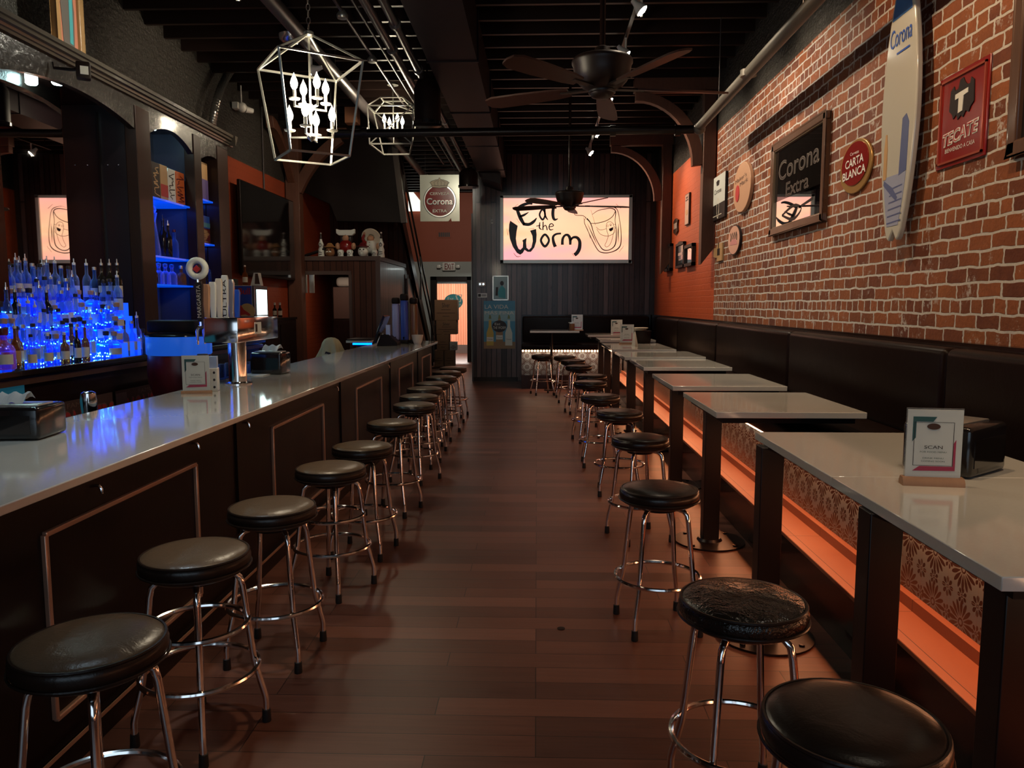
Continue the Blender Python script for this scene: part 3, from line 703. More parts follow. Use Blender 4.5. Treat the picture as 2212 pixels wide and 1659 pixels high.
def S(b, pts, closed=False, n=7): b.stroke(spl([C(*p) for p in pts], n, closed), y1=-.124, closed=closed)
b = MB()
S(b, [(630, 232, 22), (570, 222, 38), (480, 250, 45), (400, 300, 40)]); S(b, [(395, 290, 40), (425, 370, 50), (460, 450, 55), (510, 535, 40)])
S(b, [(440, 415, 25), (500, 395, 34), (575, 352, 8)]); S(b, [(490, 522, 45), (580, 530, 45), (650, 490, 42), (695, 435, 12)])
S(b, [(738, 390, 26), (780, 312, 26), (822, 380, 24), (785, 462, 28)], True); S(b, [(815, 300, 24), (822, 400, 28), (862, 466, 12)])
S(b, [(965, 200, 36), (938, 330, 46), (940, 420, 44), (965, 462, 34), (1012, 448, 10)]); S(b, [(880, 285, 30), (990, 288, 30)])
S(b, [(742, 500, 14), (737, 580, 20), (772, 608, 10)]); S(b, [(690, 556, 12), (752, 545, 12)])
S(b, [(792, 490, 16), (788, 615, 18)]); S(b, [(792, 570, 12), (825, 545, 14), (845, 575, 16), (852, 617, 16)])
S(b, [(882, 568, 12), (945, 552, 14), (925, 522, 14), (893, 532, 16), (880, 575, 16), (900, 612, 16), (945, 602, 8)])
S(b, [(820, 680, 34), (880, 765, 32), (820, 855, 38), (760, 765, 34)], True, 8)
S(b, [(975, 862, 50), (948, 790, 44), (942, 715, 36), (985, 675, 30), (1060, 665, 26)])
S(b, [(1080, 832, 42), (1085, 745, 38), (1120, 692, 32), (1165, 692, 38), (1195, 745, 44), (1198, 832, 34)])
S(b, [(1200, 770, 26), (1240, 725, 34), (1300, 728, 42), (1338, 785, 48), (1335, 880, 54), (1305, 945, 56), (1262, 985, 52)])
Wp = [(300, 475), (412, 550), (395, 640), (385, 740), (398, 830), (425, 890), (452, 905), (488, 870), (492, 800), (482, 765), (545, 730), (538, 800), (545, 875), (580, 905), (618, 870), (638, 780), (632, 700), (597, 622), (686, 598), (695, 680), (690, 780), (662, 870), (610, 935), (560, 935), (515, 905), (490, 950), (450, 978), (400, 950), (340, 860), (295, 740), (279, 620), (285, 530)]
me_pts = [C(u, v) for u, v in Wp]; b.add([(x, -.124, z) for x, z in me_pts], [tuple(range(len(me_pts)))])
for pts in ([(1430, 425, 6), (1405, 500, 9), (1470, 650, 9), (1560, 830, 12), (1625, 925, 12), (1700, 952, 14), (1800, 945, 12), (1900, 900, 16), (1950, 820, 14), (1953, 650, 10), (1925, 450, 8), (1895, 330, 10), (1845, 285, 10), (1750, 265, 4), (1670, 285, 2)],
            [(1438, 445, 20), (1500, 520, 14), (1560, 700, 10), (1640, 850, 12), (1700, 910, 14), (1790, 905, 12), (1868, 830, 16), (1882, 650, 12), (1862, 480, 8), (1865, 340, 14), (1800, 300, 12), (1700, 310, 10), (1600, 335, 8), (1520, 390, 6)],
            [(1500, 520, 8), (1600, 515, 10), (1730, 480, 10), (1820, 420, 10), (1865, 340, 10)],
            [(1915, 520, 2), (1910, 650, 14), (1915, 800, 2)], [(1450, 520, 2), (1530, 690, 12), (1600, 840, 2)], [(1440, 560, 2), (1500, 740, 6)],
            [(1580, 570, 5), (1640, 615, 6), (1735, 598, 5)], [(1590, 600, 5), (1650, 680, 6), (1760, 705, 7), (1850, 660, 6), (1866, 612, 4)], [(1835, 530, 4), (1868, 540, 5), (1868, 600, 4)],
            [(1165, 332, 4), (1190, 350, 8), (1245, 347, 8), (1270, 395, 8), (1380, 405, 9), (1430, 440, 8)], [(1500, 320, 3), (1570, 545, 4)],
            [(350, 950, 4), (400, 1005, 8), (465, 995, 3)], [(575, 600, 3), (660, 590, 5)], [(1225, 960, 5), (1260, 1005, 4)], [(1970, 880, 5), (1930, 940, 4)], [(1990, 850, 4), (1975, 890, 4)],
            [(1870, 235, 4), (1945, 300, 5)], [(372, 265, 4), (420, 232, 4)], [(392, 440, 3), (440, 510, 4)], [(1390, 430, 4), (1400, 470, 4)], [(250, 590, 4), (265, 690, 5)]):
    S(b, pts, n=5)
S(b, [(1731, 570, 6), (1742, 512, 6), (1790, 495, 6), (1835, 530, 6), (1850, 610, 6), (1832, 700, 6), (1812, 780, 6), (1780, 842, 6), (1740, 865, 6), (1715, 840, 6), (1740, 780, 6), (1762, 700, 6), (1745, 640, 6)], True, 5)
b.add([(x, -.125, z) for x, z in [C(*p) for p in [(1770, 600), (1835, 572), (1832, 615), (1800, 638), (1780, 628)]]], [(0, 1, 2, 3, 4)])
S(b, [(1752, 540, 4), (1765, 555, 4), (1752, 570, 4), (1740, 555, 4)], True, 4); S(b, [(1798, 522, 4), (1813, 540, 4), (1798, 558, 4), (1783, 540, 4)], True, 4)
b.add([(x, -.125, z) for x, z in disc_pts(*C(1796, 545), .008, .012, 10)], [tuple(range(10))])
b.build('drawn_lettering', M['ink'], t)
# poster and small things on the board wall
def onwall(name, lab, cat, x, z, Y=BWY, rz=0, group=None): return thing(name, lab, cat, (x, Y, z), rz, group)
t = onwall('beer_poster', 'blue beach poster of beer bottles on the board wall, words at top', 'poster', -.80, 1.21)
MB().box(-.335, .335, -.012, -.002, -.51, .51).build('sheet', M['sky_print'], t)
b = MB(); b.box(-.335, .335, -.015, -.012, .08, .30); b.build('sky_band', mat('pale_sky_print', (.22, .36, .38), .4), t)
MB().box(-.335, .335, -.016, -.012, -.51, -.36).build('sand_band', M['sand_print'], t)
text('lettering', 'LA VIDA', -.06, .385, .50, .085, M['cream'], t, y=-.017); text('lettering', 'MÁS FINA', 0, .265, .62, .085, M['cream'], t, y=-.019)
for i, (x, m_) in enumerate(((-.2, M['yellow']), (0, M['tan']), (.2, M['cream']))):
    b = MB(); h = .02 if i == 1 else -.02
    b.add([(x + p * 1.0, -.019, q_ + h) for p, q_ in ((-.075, -.42), (.075, -.42), (.075, -.15), (.03, -.02), (.028, .12), (-.028, .12), (-.03, -.02), (-.075, -.15))], [tuple(range(8))]); b.build('printed_bottle', M['sand_print'] if i == 1 else m_, t)
    MB().box(x - .07, x + .07, -.022, -.0195, -.33 + h, -.24 + h).build('printed_label', M['cream'], t); text('lettering', 'Corona', x, -.285 + h, .11, .03, M['ink'], t, y=-.023)
    MB().prism([(x - .03, .13), (x + .03, .13), (x + .015, .2), (x - .01, .22)], 'y', -.021, -.018).build('printed_lime', mat('lime_print', (.16, .18, .06), .5), t)
MB().prism(disc_pts(.0, -.03, .155, .125), 'y', -.026, -.023).build('logo_oval', M['ink'], t)
text('lettering', 'Eat', -.04, .02, .12, .05, M['cream'], t, y=-.027); text('lettering', 'THE WORM', 0, -.06, .27, .06, M['cream'], t, y=-.027)
t = onwall('framed_picture', 'small silver framed blue figure print above the beach poster', 'picture', -.775, 1.99)
b = MB(); 
for a in ((-.17, -.15, -.26, .26), (.15, .17, -.26, .26), (-.17, .17, -.26, -.24), (-.17, .17, .24, .26)): b.box(a[0], a[1], -.025, -.002, a[2], a[3])
b.build('frame', M['silver'], t); MB().box(-.15, .15, -.012, -.002, -.24, .24).build('print', mat('grey_teal_print', (.16, .24, .24), .25), t)
b = MB(); b.prism([(-.03, -.2), (.11, -.22), (.1, -.02), (.03, .06), (-.02, .0), (-.06, -.1)], 'y', -.014, -.012); b.build('printed_dress', M['teal'], t)
b = MB(); b.prism(disc_pts(.03, .10, .04, .05, 14), 'y', -.014, -.012); b.prism([(-.11, -.16), (-.06, -.16), (-.05, .02), (-.1, .02)], 'y', -.014, -.012); b.build('printed_figure', M['ink'], t)
p = onY(1041, 614, BWY); t = onwall('emergency_light', 'white oblong emergency light left of the small framed print', 'emergency light', p.x, p.z)
MB().rbox(-.08, .08, -.06, -.002, -.05, .05, .02).build('body', M['white_enamel'], t)
for x in (-.035, .035): MB().tube([(x, -.058, 0), (x, -.075, 0)], [.028, .024], 14).build('lens', M['chrome'], t)
p = onY(1042, 638, BWY); t = onwall('wall_placard', 'small white placard under the emergency light', 'placard', p.x, p.z)
MB().box(-.10, .10, -.01, -.002, -.045, .045).build('plate', M['white'], t); MB().box(-.09, -.03, -.012, -.01, -.03, .03).build('printed_square', M['ink'], t); b = MB()
for z in (.015, 0, -.015): b.box(-.015, .08, -.012, -.01, z - .004, z + .004)
b.build('printed_lines', M['ink'], t)
p = onY(1063, 479, BWY); t = onwall('wall_sensor', 'tiny white wall sensor left of the lightbox sign', 'sensor', p.x, p.z)
MB().rbox(-.022, .022, -.03, -.002, -.045, .045, .01).build('body', M['white_enamel'], t); MB().box(-.01, .01, -.034, -.029, -.01, .02).build('lens', M['ink'], t)
# hanging beer sign
p0 = onY(907, 378, 16.3); p1 = onY(993, 478, 16.3); w2 = (p1.x - p0.x) / 2; h2 = (p0.z - p1.z) / 2
t = thing('beer_sign', 'square cream metal beer sign with red disc and crown above the hallway', 'sign', ((p0.x + p1.x) / 2, 16.3, (p0.z + p1.z) / 2))
MB().prism([(-w2, -h2), (w2 * .42, -h2), (w2 * .56, -h2 * .86), (w2 * .60, -h2), (w2, -h2), (w2, h2), (-w2, h2)], 'y', -.01, .01).build('plate', mat('cream_metal_sign', (.52, .52, .42), .3, .2), t)
R0 = w2 * .84; cz = -h2 * .12
MB().prism(disc_pts(0, cz, R0, R0 * 1.0, 48), 'y', -.016, -.01).build('outer_ring', M['ink'], t)
MB().prism(disc_pts(0, cz, R0 * .965, R0 * .965, 48), 'y', -.020, -.016).build('silver_ring', M['silver'], t)
MB().prism(disc_pts(0, cz, R0 * .90, R0 * .90, 48), 'y', -.024, -.020).build('red_disc', M['red'], t)
cr = [(-.2, .46), (-.22, .60), (-.26, .66), (-.21, .72), (-.1, .78), (-.02, .80), (-.02, .86), (.02, .86), (.02, .80), (.1, .78), (.21, .72), (.26, .66), (.22, .6), (.2, .46), (0, .43)]
MB().prism([(x * w2 * 1.9, z * h2) for x, z in cr], 'y', -.03, -.024).build('crown', mat('pale_gold_print', (.42, .33, .2), .4), t)
b = MB(); b.stroke([(x * w2 * 1.9, z * h2, .008) for x, z in cr], y1=-.031, closed=True); b.stroke([(-.2 * w2 * 1.9, .54 * h2, .008), (0, .51 * h2, .008), (.2 * w2 * 1.9, .54 * h2, .008)], y1=-.031)
for k in (-.12, -.04, .04, .12): b.stroke([(k * w2 * 1.9, .54 * h2, .006), (k * w2 * 2.4, .68 * h2, .006), (k * w2 * .6, .76 * h2, .006)], y1=-.031)
b.build('crown_outline', M['ink'], t)
text('lettering', 'CERVEZA', 0, h2 * .19, w2 * 1.0, h2 * .12, M['cream'], t, y=-.027, offset=.02)
text('lettering_shadow', 'Corona', .008, -h2 * .14 - .006, w2 * 1.36, h2 * .30, M['ink'], t, y=-.0255, offset=.05)
text('lettering', 'Corona', 0, -h2 * .14, w2 * 1.32, h2 * .28, mat('sign_silver_letter', (.45, .38, .34), .3, .5), t, y=-.027, offset=.01)
text('lettering', 'EXTRA', 0, -h2 * .55, w2 * .72, h2 * .13, M['cream'], t, y=-.027, offset=.02)
for x in (-.3, .3): MB().cyl((x, 0, h2), (x, 0, 5.0 - t.location.z), .004, 6).build('hanging_wire', M['conduit'], t)
# exit sign
p = onY(970, 576, HY); t = onwall('exit_sign', 'white exit sign with two lamp heads over the far doorway', 'exit sign', p.x, p.z, HY)
MB().rbox(-.19, .19, -.09, -.002, -.12, .12, .03).build('housing', M['white_enamel'], t)
text('lettering', 'EXIT', .02, 0, .27, .17, mat('exit_letters', (.16, .01, .01), .4), t, y=-.095, offset=.02)
for x in (-.28, .26): MB().rbox(x - .06, x + .06, -.11, -.02, -.05, .05, .025).build('lamp_head', M['white_enamel'], t); 
MB().bar((-.3, -.03, 0), (.3, -.03, 0), .03).build('lamp_arm', M['white_enamel'], t)
p = onY(960, 507, HY); t = onwall('wall_vent', 'small dark vent on the orange wall under the beer sign', 'vent', p.x, p.z, HY)
MB().box(-.2, .2, -.02, -.002, -.09, .09).build('frame', M['orange_wall'], t); b = MB()
for k in range(6): b.box(-.16 + k * .055, -.12 + k * .055, -.03, -.018, -.06, .06)
b.build('slats', M['ink'], t)
# boxes stacked before the doorway
M['carton_print'] = mat('carton_print', (.07, .03, .02), .7)
def cart(xc, w_, z0, h_, Y, dep, lab, word=None, m=None):
    t = thing('cardboard_box', lab, 'box', (xc, Y, z0), 0, 'cartons stacked before the far doorway')
    MB().box(-w_ / 2, w_ / 2, 0, dep, 0, h_).build('carton', m or M['cardboard'], t, bevel=.006)
    if word: text('lettering', word, 0, h_ * .74, w_ * .34, h_ * .22, M['ink'], t, y=-.004)
    b = MB()
    for k, (q1, q2) in enumerate(((.52, .42), (.36, .8), (.2, .3))): b.box(-w_ * q2 / 2, w_ * q2 / 2, -.004, -.001, h_ * q1 - .005, h_ * q1 + .007)
    b.build('printed_lines', M['carton_print'], t); MB().box(-.03, .03, .002, dep, h_ - .001, h_ + .0015).build('tape', M['tan'], t)
Yb = 20.3
cart(-2.60, .26, 0, .43, Yb, .42, 'left carton on the floor of the stack')
cart(-2.325, .26, 0, .43, Yb, .42, 'right carton on the floor of the stack')
cart(-2.49, .32, .433, .42, Yb, .42, 'narrow brown carton in the second layer of the stack')
cart(-2.22, .18, .433, .22, Yb + .03, .3, 'small pale carton beside the narrow brown one', None, mat('pale_carton', (.40, .38, .33), .8))
cart(-2.39, .54, .856, .365, Yb, .42, 'lower carton with printed word, third layer of the stack', 'Silver')
cart(-2.40, .60, 1.224, .54, Yb, .42, 'topmost large carton with printed word', 'Silver')
# ================================================================ RIGHT WALL ART (local x to the viewer's right, -y off the wall)
def rart(name, lab, cat, px0, py0, px1, py1, px2, py2, px3, py3, group=None):
    """corner pixels: top-left, top-right, bottom-right, bottom-left on the wall plane"""
    P = [onX(a, b, RW) for a, b in ((px0, py0), (px1, py1), (px2, py2), (px3, py3))]
    y0 = (P[0].y + P[3].y) / 2; y1 = (P[1].y + P[2].y) / 2; zt = (P[0].z + P[1].z) / 2; zb = (P[2].z + P[3].z) / 2
    t = thing(name, lab, cat, (RW, (y0 + y1) / 2, (zt + zb) / 2), -PI / 2, group)
    return t, (y0 - y1) / 2, (zt - zb) / 2
def rframe(b, w, h, fw, d0, d1):
    for a in ((-w, -w + fw, -h, h), (w - fw, w, -h, h), (-w, w, -h, -h + fw), (-w, w, h - fw, h)): b.box(a[0], a[1], -d1, -d0, a[2], a[3])
    return b
t, w, h = rart('beer_tin_sign', 'red embossed metal beer sign with black eagle, nearest sign right of the surfboard', 'sign', 2033, 175, 2141, 118, 2137, 335, 2028, 368)
MB().box(-w, w, -.012, -.002, -h, h).build('plate', M['red'], t, bevel=.004)
rframe(MB(), w - .025, h - .025, .012, .012, .022).build('embossed_border', mat('bright_red_rim', (.6, .15, .10), .15, .6), t)
eg = [(-.30, .62), (-.22, .70), (-.19, .60), (-.10, .60), (-.06, .78), (.02, .80), (.06, .70), (.12, .62), (.2, .60), (.22, .72), (.30, .64), (.32, .2), (.24, .12), (.2, .02), (.12, .08), (.06, -.04), (0, .02), (-.08, -.05), (-.12, .08), (-.2, .0), (-.24, .12), (-.32, .2)]
MB().prism([(x * w * 1.55, z * h) for x, z in eg], 'y', -.018, -.012).build('eagle', M['ink'], t)
MB().prism([(x * w * 1.2, z * h) for x, z in [(-.2, .5), (.22, .53), (.22, .43), (.08, .41), (.06, .1), (-.08, .08), (-.08, .40), (-.2, .39)]], 'y', -.022, -.018).build('letter_on_eagle', M['white'], t)
text('lettering_outline', 'TECATE', 0, -.36 * h, w * 1.46, h * .30, M['white'], t, y=-.015, offset=.05, shear=.2, rot=.06)
text('lettering', 'TECATE', 0, -.36 * h, w * 1.38, h * .25, M['red_matte'], t, y=-.018, offset=-.02, shear=.2, rot=.06)
text('lettering', 'BIENVENIDO A CASA', 0, -.64 * h, w * 1.2, h * .09, M['white'], t, y=-.015)
# surfboard
t = thing('surfboard', 'tall pale surfboard with blue nose hung upright on the brick wall', 'surfboard', (RW, 5.30, 2.07), -PI / 2)
prof = [(0, .0), (.02, .085), (.10, .12), (.35, .185), (.7, .235), (.95, .24), (1.2, .215), (1.45, .165), (1.65, .10), (1.76, .05), (1.80, 0)]
pr = spl(prof, 4)
out = [(-.02, 0.07), (-.035, .03), (-.06, .0)] if False else []
R2 = [(wd, zz) for zz, wd in pr]
ol = [(wd, zz) for wd, zz in R2]; swallow = [(0, .075)]
# swallow tail: two points with a notch
pts = [(0, .07), (.055, .0), (.085, .02)] + [(wd, zz) for wd, zz in ol if zz > .06] 
pts = pts + [(-wd, zz) for wd, zz in ol[::-1] if zz > .06 and wd > 1e-4] + [(-.085, .02), (-.055, 0)]
b = MB(); b.prism(pts, 'y', -.11, -.07); board = b.build('board', mat('surfboard_body', (.50, .50, .45), .15, coat=.8), t, bevel=.016, bseg=3)
def clip(z0, z1, inset=.03):
    q = [(max(wd - inset, .01), zz) for wd, zz in ol if z0 <= zz <= z1]; return q + [(-wd, zz) for wd, zz in q[::-1]]
MB().prism(clip(1.42, 1.78), 'y', -.1125, -.10).build('blue_nose', mat('blue_nose_paint', (.06, .17, .45), .25, coat=.5), t)
MB().prism(clip(.09, .45, .04), 'y', -.1125, -.10).build('beach_print', mat('pale_blue_board_print', (.30, .34, .48), .3, coat=.5), t)
text('lettering', 'Corona', 0, 1.33, .30, .12, M['blue_print'], t, y=-.114, rot=.0)
b = MB(); b.stroke([(-.05, 1.22, .012), (.13, 1.22, .012)], y1=-.114); b.build('underline', M['blue_print'], t)
b = MB(); b.prism([(.06, .42), (.16, .44), (.17, .74), (.13, .80), (.08, .78)], 'y', -.1135, -.10)
for k in range(6): b.stroke([(-.08 + k * .005, .12 + k * .045, .009), (.12, .13 + k * .045, .009)], y1=-.1135)
b.stroke([(-.15, .40, .03), (-.03, .33, .05), (.05, .27, .03)], y1=-.1137); b.build('printed_chair', mat('slate_blue_print', (.10, .13, .28), .3, coat=.5), t)
b = MB(); b.prism([(-.165, .42), (-.12, .42), (-.12, .62), (-.135, .72), (-.15, .72), (-.165, .62)], 'y', -.1145, -.10); b.build('printed_bottle', M['tan'], t)
# oval sign
t, w, h = rart('oval_beer_sign', 'red oval beer sign with gold rim between mirror and surfboard', 'sign', 1820, 318, 1889, 290, 1889, 398, 1820, 428)
w *= 1.0; h *= 1.05
MB().prism(disc_pts(0, 0, w, h, 48), 'y', -.02, -.002).build('gold_rim', mat('gold_enamel', (.42, .24, .08), .3, .5), t, bevel=.005)
MB().prism(disc_pts(0, .02, w * .84, h * .80, 48), 'y', -.026, -.02).build('red_oval', M['red'], t)
text('lettering', 'Cerveza', 0, h * .5, w * .55, h * .12, M['white'], t, y=-.029)
text('lettering', 'CARTA', 0, h * .18, w * 1.15, h * .32, M['white'], t, y=-.029, offset=.02, rot=.03); text('lettering', 'BLANCA', 0, -h * .24, w * 1.45, h * .32, M['white'], t, y=-.029, offset=.02, rot=.03)
# big framed mirror sign
t, w, h = rart('framed_bar_mirror', 'large framed black bar mirror with beer lettering on the brick wall', 'mirror', 1675, 318, 1798, 237, 1786, 472, 1672, 513)
rframe(MB(), w, h, .07, .002, .05).build('frame', M['frame_dark'], t, bevel=.012)
rframe(MB(), w - .06, h - .06, .015, .01, .04).build('frame_liner', mat('bronze_liner', (.3, .2, .12), .3, .6), t)
MB().box(-w + .05, w - .05, -.02, -.008, -h + .05, h - .05).build('printed_glass', mat('black_mirror_glass', (.05, .04, .038), .03, .85), t)
MB().box(-w + .07, w - .07, -.0215, -.0202, -h + .07, -h * .28).build('clear_mirror', M['mirror'], t)
ol_ = mat('etched_letter_line', (.20, .16, .13), .3, .3)
text('lettering_outline', 'Corona', 0, h * .36, w * 1.5, h * .42, ol_, t, y=-.022, offset=.012, rot=.0); text('lettering', 'Corona', 0, h * .36, w * 1.46, h * .40, M['ink'], t, y=-.0225, offset=-.012)
text('lettering_outline', 'Extra', 0, -h * .10, w * .85, h * .30, ol_, t, y=-.022, offset=.012); text('lettering', 'Extra', 0, -h * .10, w * .82, h * .285, M['ink'], t, y=-.0225, offset=-.012)
b = MB(); b.stroke(spl([(-w * .55, -h * .62, .02), (-w * .1, -h * .5, .03), (w * .2, -h * .62, .02), (-w * .1, -h * .78, .03), (-w * .55, -h * .62, .02)], 5), y1=-.0225)
b.stroke([(w * .1, -h * .58, .02), (w * .6, -h * .5, .03)], y1=-.0225); b.build('printed_drawing', M['ink'], t)
# wooden oval
t, w, h = rart('oval_wood_plaque', 'oval wooden plaque with red seal, between small poster and framed mirror', 'plaque', 1592, 362, 1630, 348, 1630, 446, 1592, 460)
h *= 1.08
MB().prism(disc_pts(0, 0, w, h, 40), 'y', -.045, -.004).build('board', mat('pale_stained_wood', (.45, .25, .15), .45), t, bevel=.004)
text('lettering', "Maker's", -.04, h * .38, w * 1.3, h * .17, M['carton_print'], t, y=-.047, rot=.05); text('lettering', 'Mark', .1, h * .16, w * .9, h * .17, M['carton_print'], t, y=-.047, rot=.05)
MB().prism(disc_pts(-w * .45, -h * .18, .085, .10, 20), 'y', -.052, -.045).build('wax_seal', M['red_matte'], t)
# white/black poster panel
t, w, h = rart('poster_panel', 'white over black beer panel beside the nearer timber bracket', 'poster', 1541, 386, 1571, 376, 1573, 468, 1543, 477)
MB().box(-w, w, -.035, -.004, -h, h).build('panel', M['ink'], t); MB().box(-w, w, -.038, -.035, -h * .30, h).build('white_print', M['white'], t)
text('lettering', 'Corona', 0, h * .30, w * 1.0, h * .22, M['ink'], t, y=-.04); MB().prism([(-.06, h * .55), (.06, h * .55), (.09, h * .75), (0, h * .8), (-.09, h * .75)], 'y', -.041, -.038).build('crown', M['ink'], t)
b = MB(); b.box(-w * .7, w * .6, -.038, -.035, -h * .84, -h * .80); b.stroke([(x, z, .02) for x, z in disc_pts(.02, -h * .5, .06, .13, 14)], y1=-.038, closed=True); b.build('printed_lines', M['cream'], t)
# round logo disc and small tan sign
t, w, h = rart('round_logo_sign', 'small pink round logo disc below the oval wooden plaque', 'sign', 1578, 492, 1604, 484, 1604, 545, 1578, 553)
h *= 1.05
MB().prism(disc_pts(0, 0, w, h, 32), 'y', -.03, -.004).build('disc', M['ink'], t); MB().prism(disc_pts(0, 0, w * .94, h * .94, 32), 'y', -.034, -.03).build('pink_face', mat('pink_print', (.55, .30, .22), .4), t)
b = MB(); [b.stroke([(x * w, h * -.05, .03), (x * w * .9 + .02, h * .25, .04), (x * w * .9 - .02, h * .5, .025)], y1=-.036) for x in (-.5, -.15, .2, .5)]; b.build('printed_strokes', M['ink'], t); MB().prism(disc_pts(0, -h * .35, w * .6, h * .42, 20, 0, PI), 'y', -.037, -.034).build('printed_arch', mat('rose_print', (.5, .2, .2), .4), t)
t, w, h = rart('small_tan_sign', 'small irregular tan sign low on the brick beside the round disc', 'sign', 1545, 530, 1563, 524, 1564, 561, 1546, 567)
MB().prism([(-w, -h * .4), (-w * .2, -h * .6), (-w * .2, -h), (w, -h), (w, h), (-w * .1, h), (-w * .3, h * .6), (-w, h * .6)], 'y', -.025, -.004).build('plate', M['tan'], t)
b = MB(); b.box(-.02, w * .5, -.027, -.025, -.04, .05); b.box(.02, .06, -.027, -.025, .05, .13); b.build('printed_mark', M['ink'], t)
# frame cut by the photo's right edge
t = thing('framed_picture', 'wide brown picture frame at the right edge, right of the red tin sign', 'picture', (RW, 3.72, 2.98), -PI / 2)
rframe(MB(), .46, .57, .075, .002, .05).build('frame', M['frame_dark'], t, bevel=.012); MB().box(-.4, .4, -.02, -.004, -.5, .5).build('print', M['smoke_glass'], t)
# things on the orange part
def rsmall(name, lab, cat, c, kind):
    t, w, h = rart(name, lab, cat, *c)
    if kind == 'plaque':
        MB().prism([(-w, -h * .7), (-w * .3, -h), (w * .3, -h), (w, -h * .7), (w * .8, 0), (w, h * .7), (w * .3, h), (-w * .3, h), (-w, h * .7), (-w * .8, 0)], 'y', -.03, -.004).build('board', M['cabinet'], t); MB().box(-w * .7, w * .7, -.034, -.03, -h * .35, h * .4).build('plate', M['silver'], t)
    elif kind == 'strip':
        MB().box(-w, w, -.03, -.004, -h, h).build('board', M['ink'], t); MB().box(-w * .85, w * .85, -.034, -.03, -h * .95, h * .95).build('print', mat('pale_pink_print', (.45, .3, .24), .3), t)
        b = MB(); b.box(-w * .6, w * .6, -.036, -.034, h * .55, h * .62); b.box(-w * .4, w * .4, -.036, -.034, h * .7, h * .8); b.build('printed_lines', M['ink'], t); MB().prism(disc_pts(0, -h * .2, w * .5, h * .18, 16), 'y', -.037, -.034).build('printed_oval', M['tan'], t)
    elif kind == 'mirror':
        rframe(MB(), w, h, .05, .002, .06).build('frame', M['ink'], t); MB().box(-w + .04, w - .04, -.03, -.01, -h + .04, h - .04).build('glass', M['mirror'], t)
    elif kind == 'chalk':
        rframe(MB(), w, h, .04, .002, .05).build('frame', M['ink'], t); MB().prism([(-w * .5, h), (-w * .2, h * 1.12), (w * .2, h * 1.12), (w * .5, h)], 'y', -.05, -.004).build('crest', M['ink'], t)
        MB().box(-w + .03, w - .03, -.03, -.006, -h + .03, h - .03).build('panel', M['smoke_glass'], t); b = MB(); b.box(-w * .5, w * .5, -.033, -.03, h * .0, h * .22); b.box(-w * .35, w * .35, -.033, -.03, -h * .4, -h * .3); b.build('printed_marks', M['silver'], t)
    else:
        rframe(MB(), w, h, .05, .002, .06).build('frame', M['ink'], t); MB().box(-w + .04, w - .04, -.03, -.01, -h + .04, h - .04).build('glass', M['smoke_glass'], t)
        MB().box(w * .0, w * .5, -.034, -.03, -h * .9, h * .9).build('printed_stripe', M['tan'], t)
rsmall('tall_strip_sign', 'narrow tall pale sign high on the orange brick', 'sign', (1484, 422, 1493, 415, 1492, 483, 1483, 488), 'strip')
rsmall('shaped_plaque', 'small dark scalloped plaque alone on the orange brick', 'plaque', (1458, 475, 1467, 470, 1467, 503, 1458, 507), 'plaque')
rsmall('framed_bar_mirror', 'black framed print with pale stripe, leftmost of the low row on orange brick', 'picture', (1442, 531, 1455, 526, 1454, 584, 1441, 588), 'dark')
rsmall('framed_bar_mirror', 'black crested bar sign, middle of the low row on orange brick', 'sign', (1466, 528, 1483, 521, 1481, 576, 1464, 581), 'chalk')
rsmall('framed_bar_mirror', 'black framed mirror partly behind the timber bracket on orange brick', 'mirror', (1485, 532, 1503, 524, 1503, 572, 1483, 578), 'mirror')

# ================================================================ BENCH ALONG THE RIGHT WALL AND THE BACK
SEAT = .86; LEDZ = .29
p = struct(MB().box(1.47, RW, FY + .3, BWY, 0, LEDZ).build('trim_2', [M['cabinet']]), 'dark riser under the bench footrest')
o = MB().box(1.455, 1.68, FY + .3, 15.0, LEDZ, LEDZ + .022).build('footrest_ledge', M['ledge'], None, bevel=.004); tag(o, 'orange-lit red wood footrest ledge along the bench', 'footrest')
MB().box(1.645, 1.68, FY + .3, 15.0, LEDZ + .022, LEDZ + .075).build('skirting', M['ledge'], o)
t = thing('banquette', 'long dark leatherette bench under the brick wall', 'bench', (2.0, 6.0, LEDZ))
MB().box(1.68 - 2, RW - 2, FY + .3 - 6, 14.94 - 6, .022, SEAT - .13 - LEDZ).build('tiled_base', M['tile'], t)
edges = [-3.1, -1.0, 1.62, 4.38, 7.06, 9.9, 12.6, 14.86]
for a, c_ in zip(edges[:-1], edges[1:]):
    MB().rbox(1.60 - 2, RW - .12 - 2, a - 6 + .004, c_ - 6 - .004, SEAT - .12 - LEDZ, SEAT - LEDZ, .03, 3).build('seat_cushion', M['bench'], t)
    b = MB(); b.rbox(RW - .20 - 2, RW - .07 - 2, a - 6 + .004, c_ - 6 - .004, SEAT - .02 - LEDZ, 1.405 - LEDZ, .045, 4); b.build('back_cushion', M['bench'], t)
MB().box(RW - .075 - 2, RW - .002 - 2, FY + .3 - 6, BWY - .01 - 6, SEAT - LEDZ, 1.432 - LEDZ).build('back_board', M['cabinet'], t)
MB().box(1.63 - 2, 1.66 - 2, FY + .3 - 6, 14.9 - 6, SEAT - .135 - LEDZ, SEAT - .12 - LEDZ).build('led_strip', M['warm_bead'], t)
for (a, c_) in ((-1, 2.2), (2.2, 5.4), (5.4, 8.6), (8.6, 11.8), (11.8, 14.8)):
    l = light('AREA', 'bench_led_light', (1.60, (a + c_) / 2, SEAT - .15), 7.5, (1, .30, .10), (1.56, (a + c_) / 2, 0), .03, c_ - a)
    l.rotation_euler = (0, math.radians(22), 0)
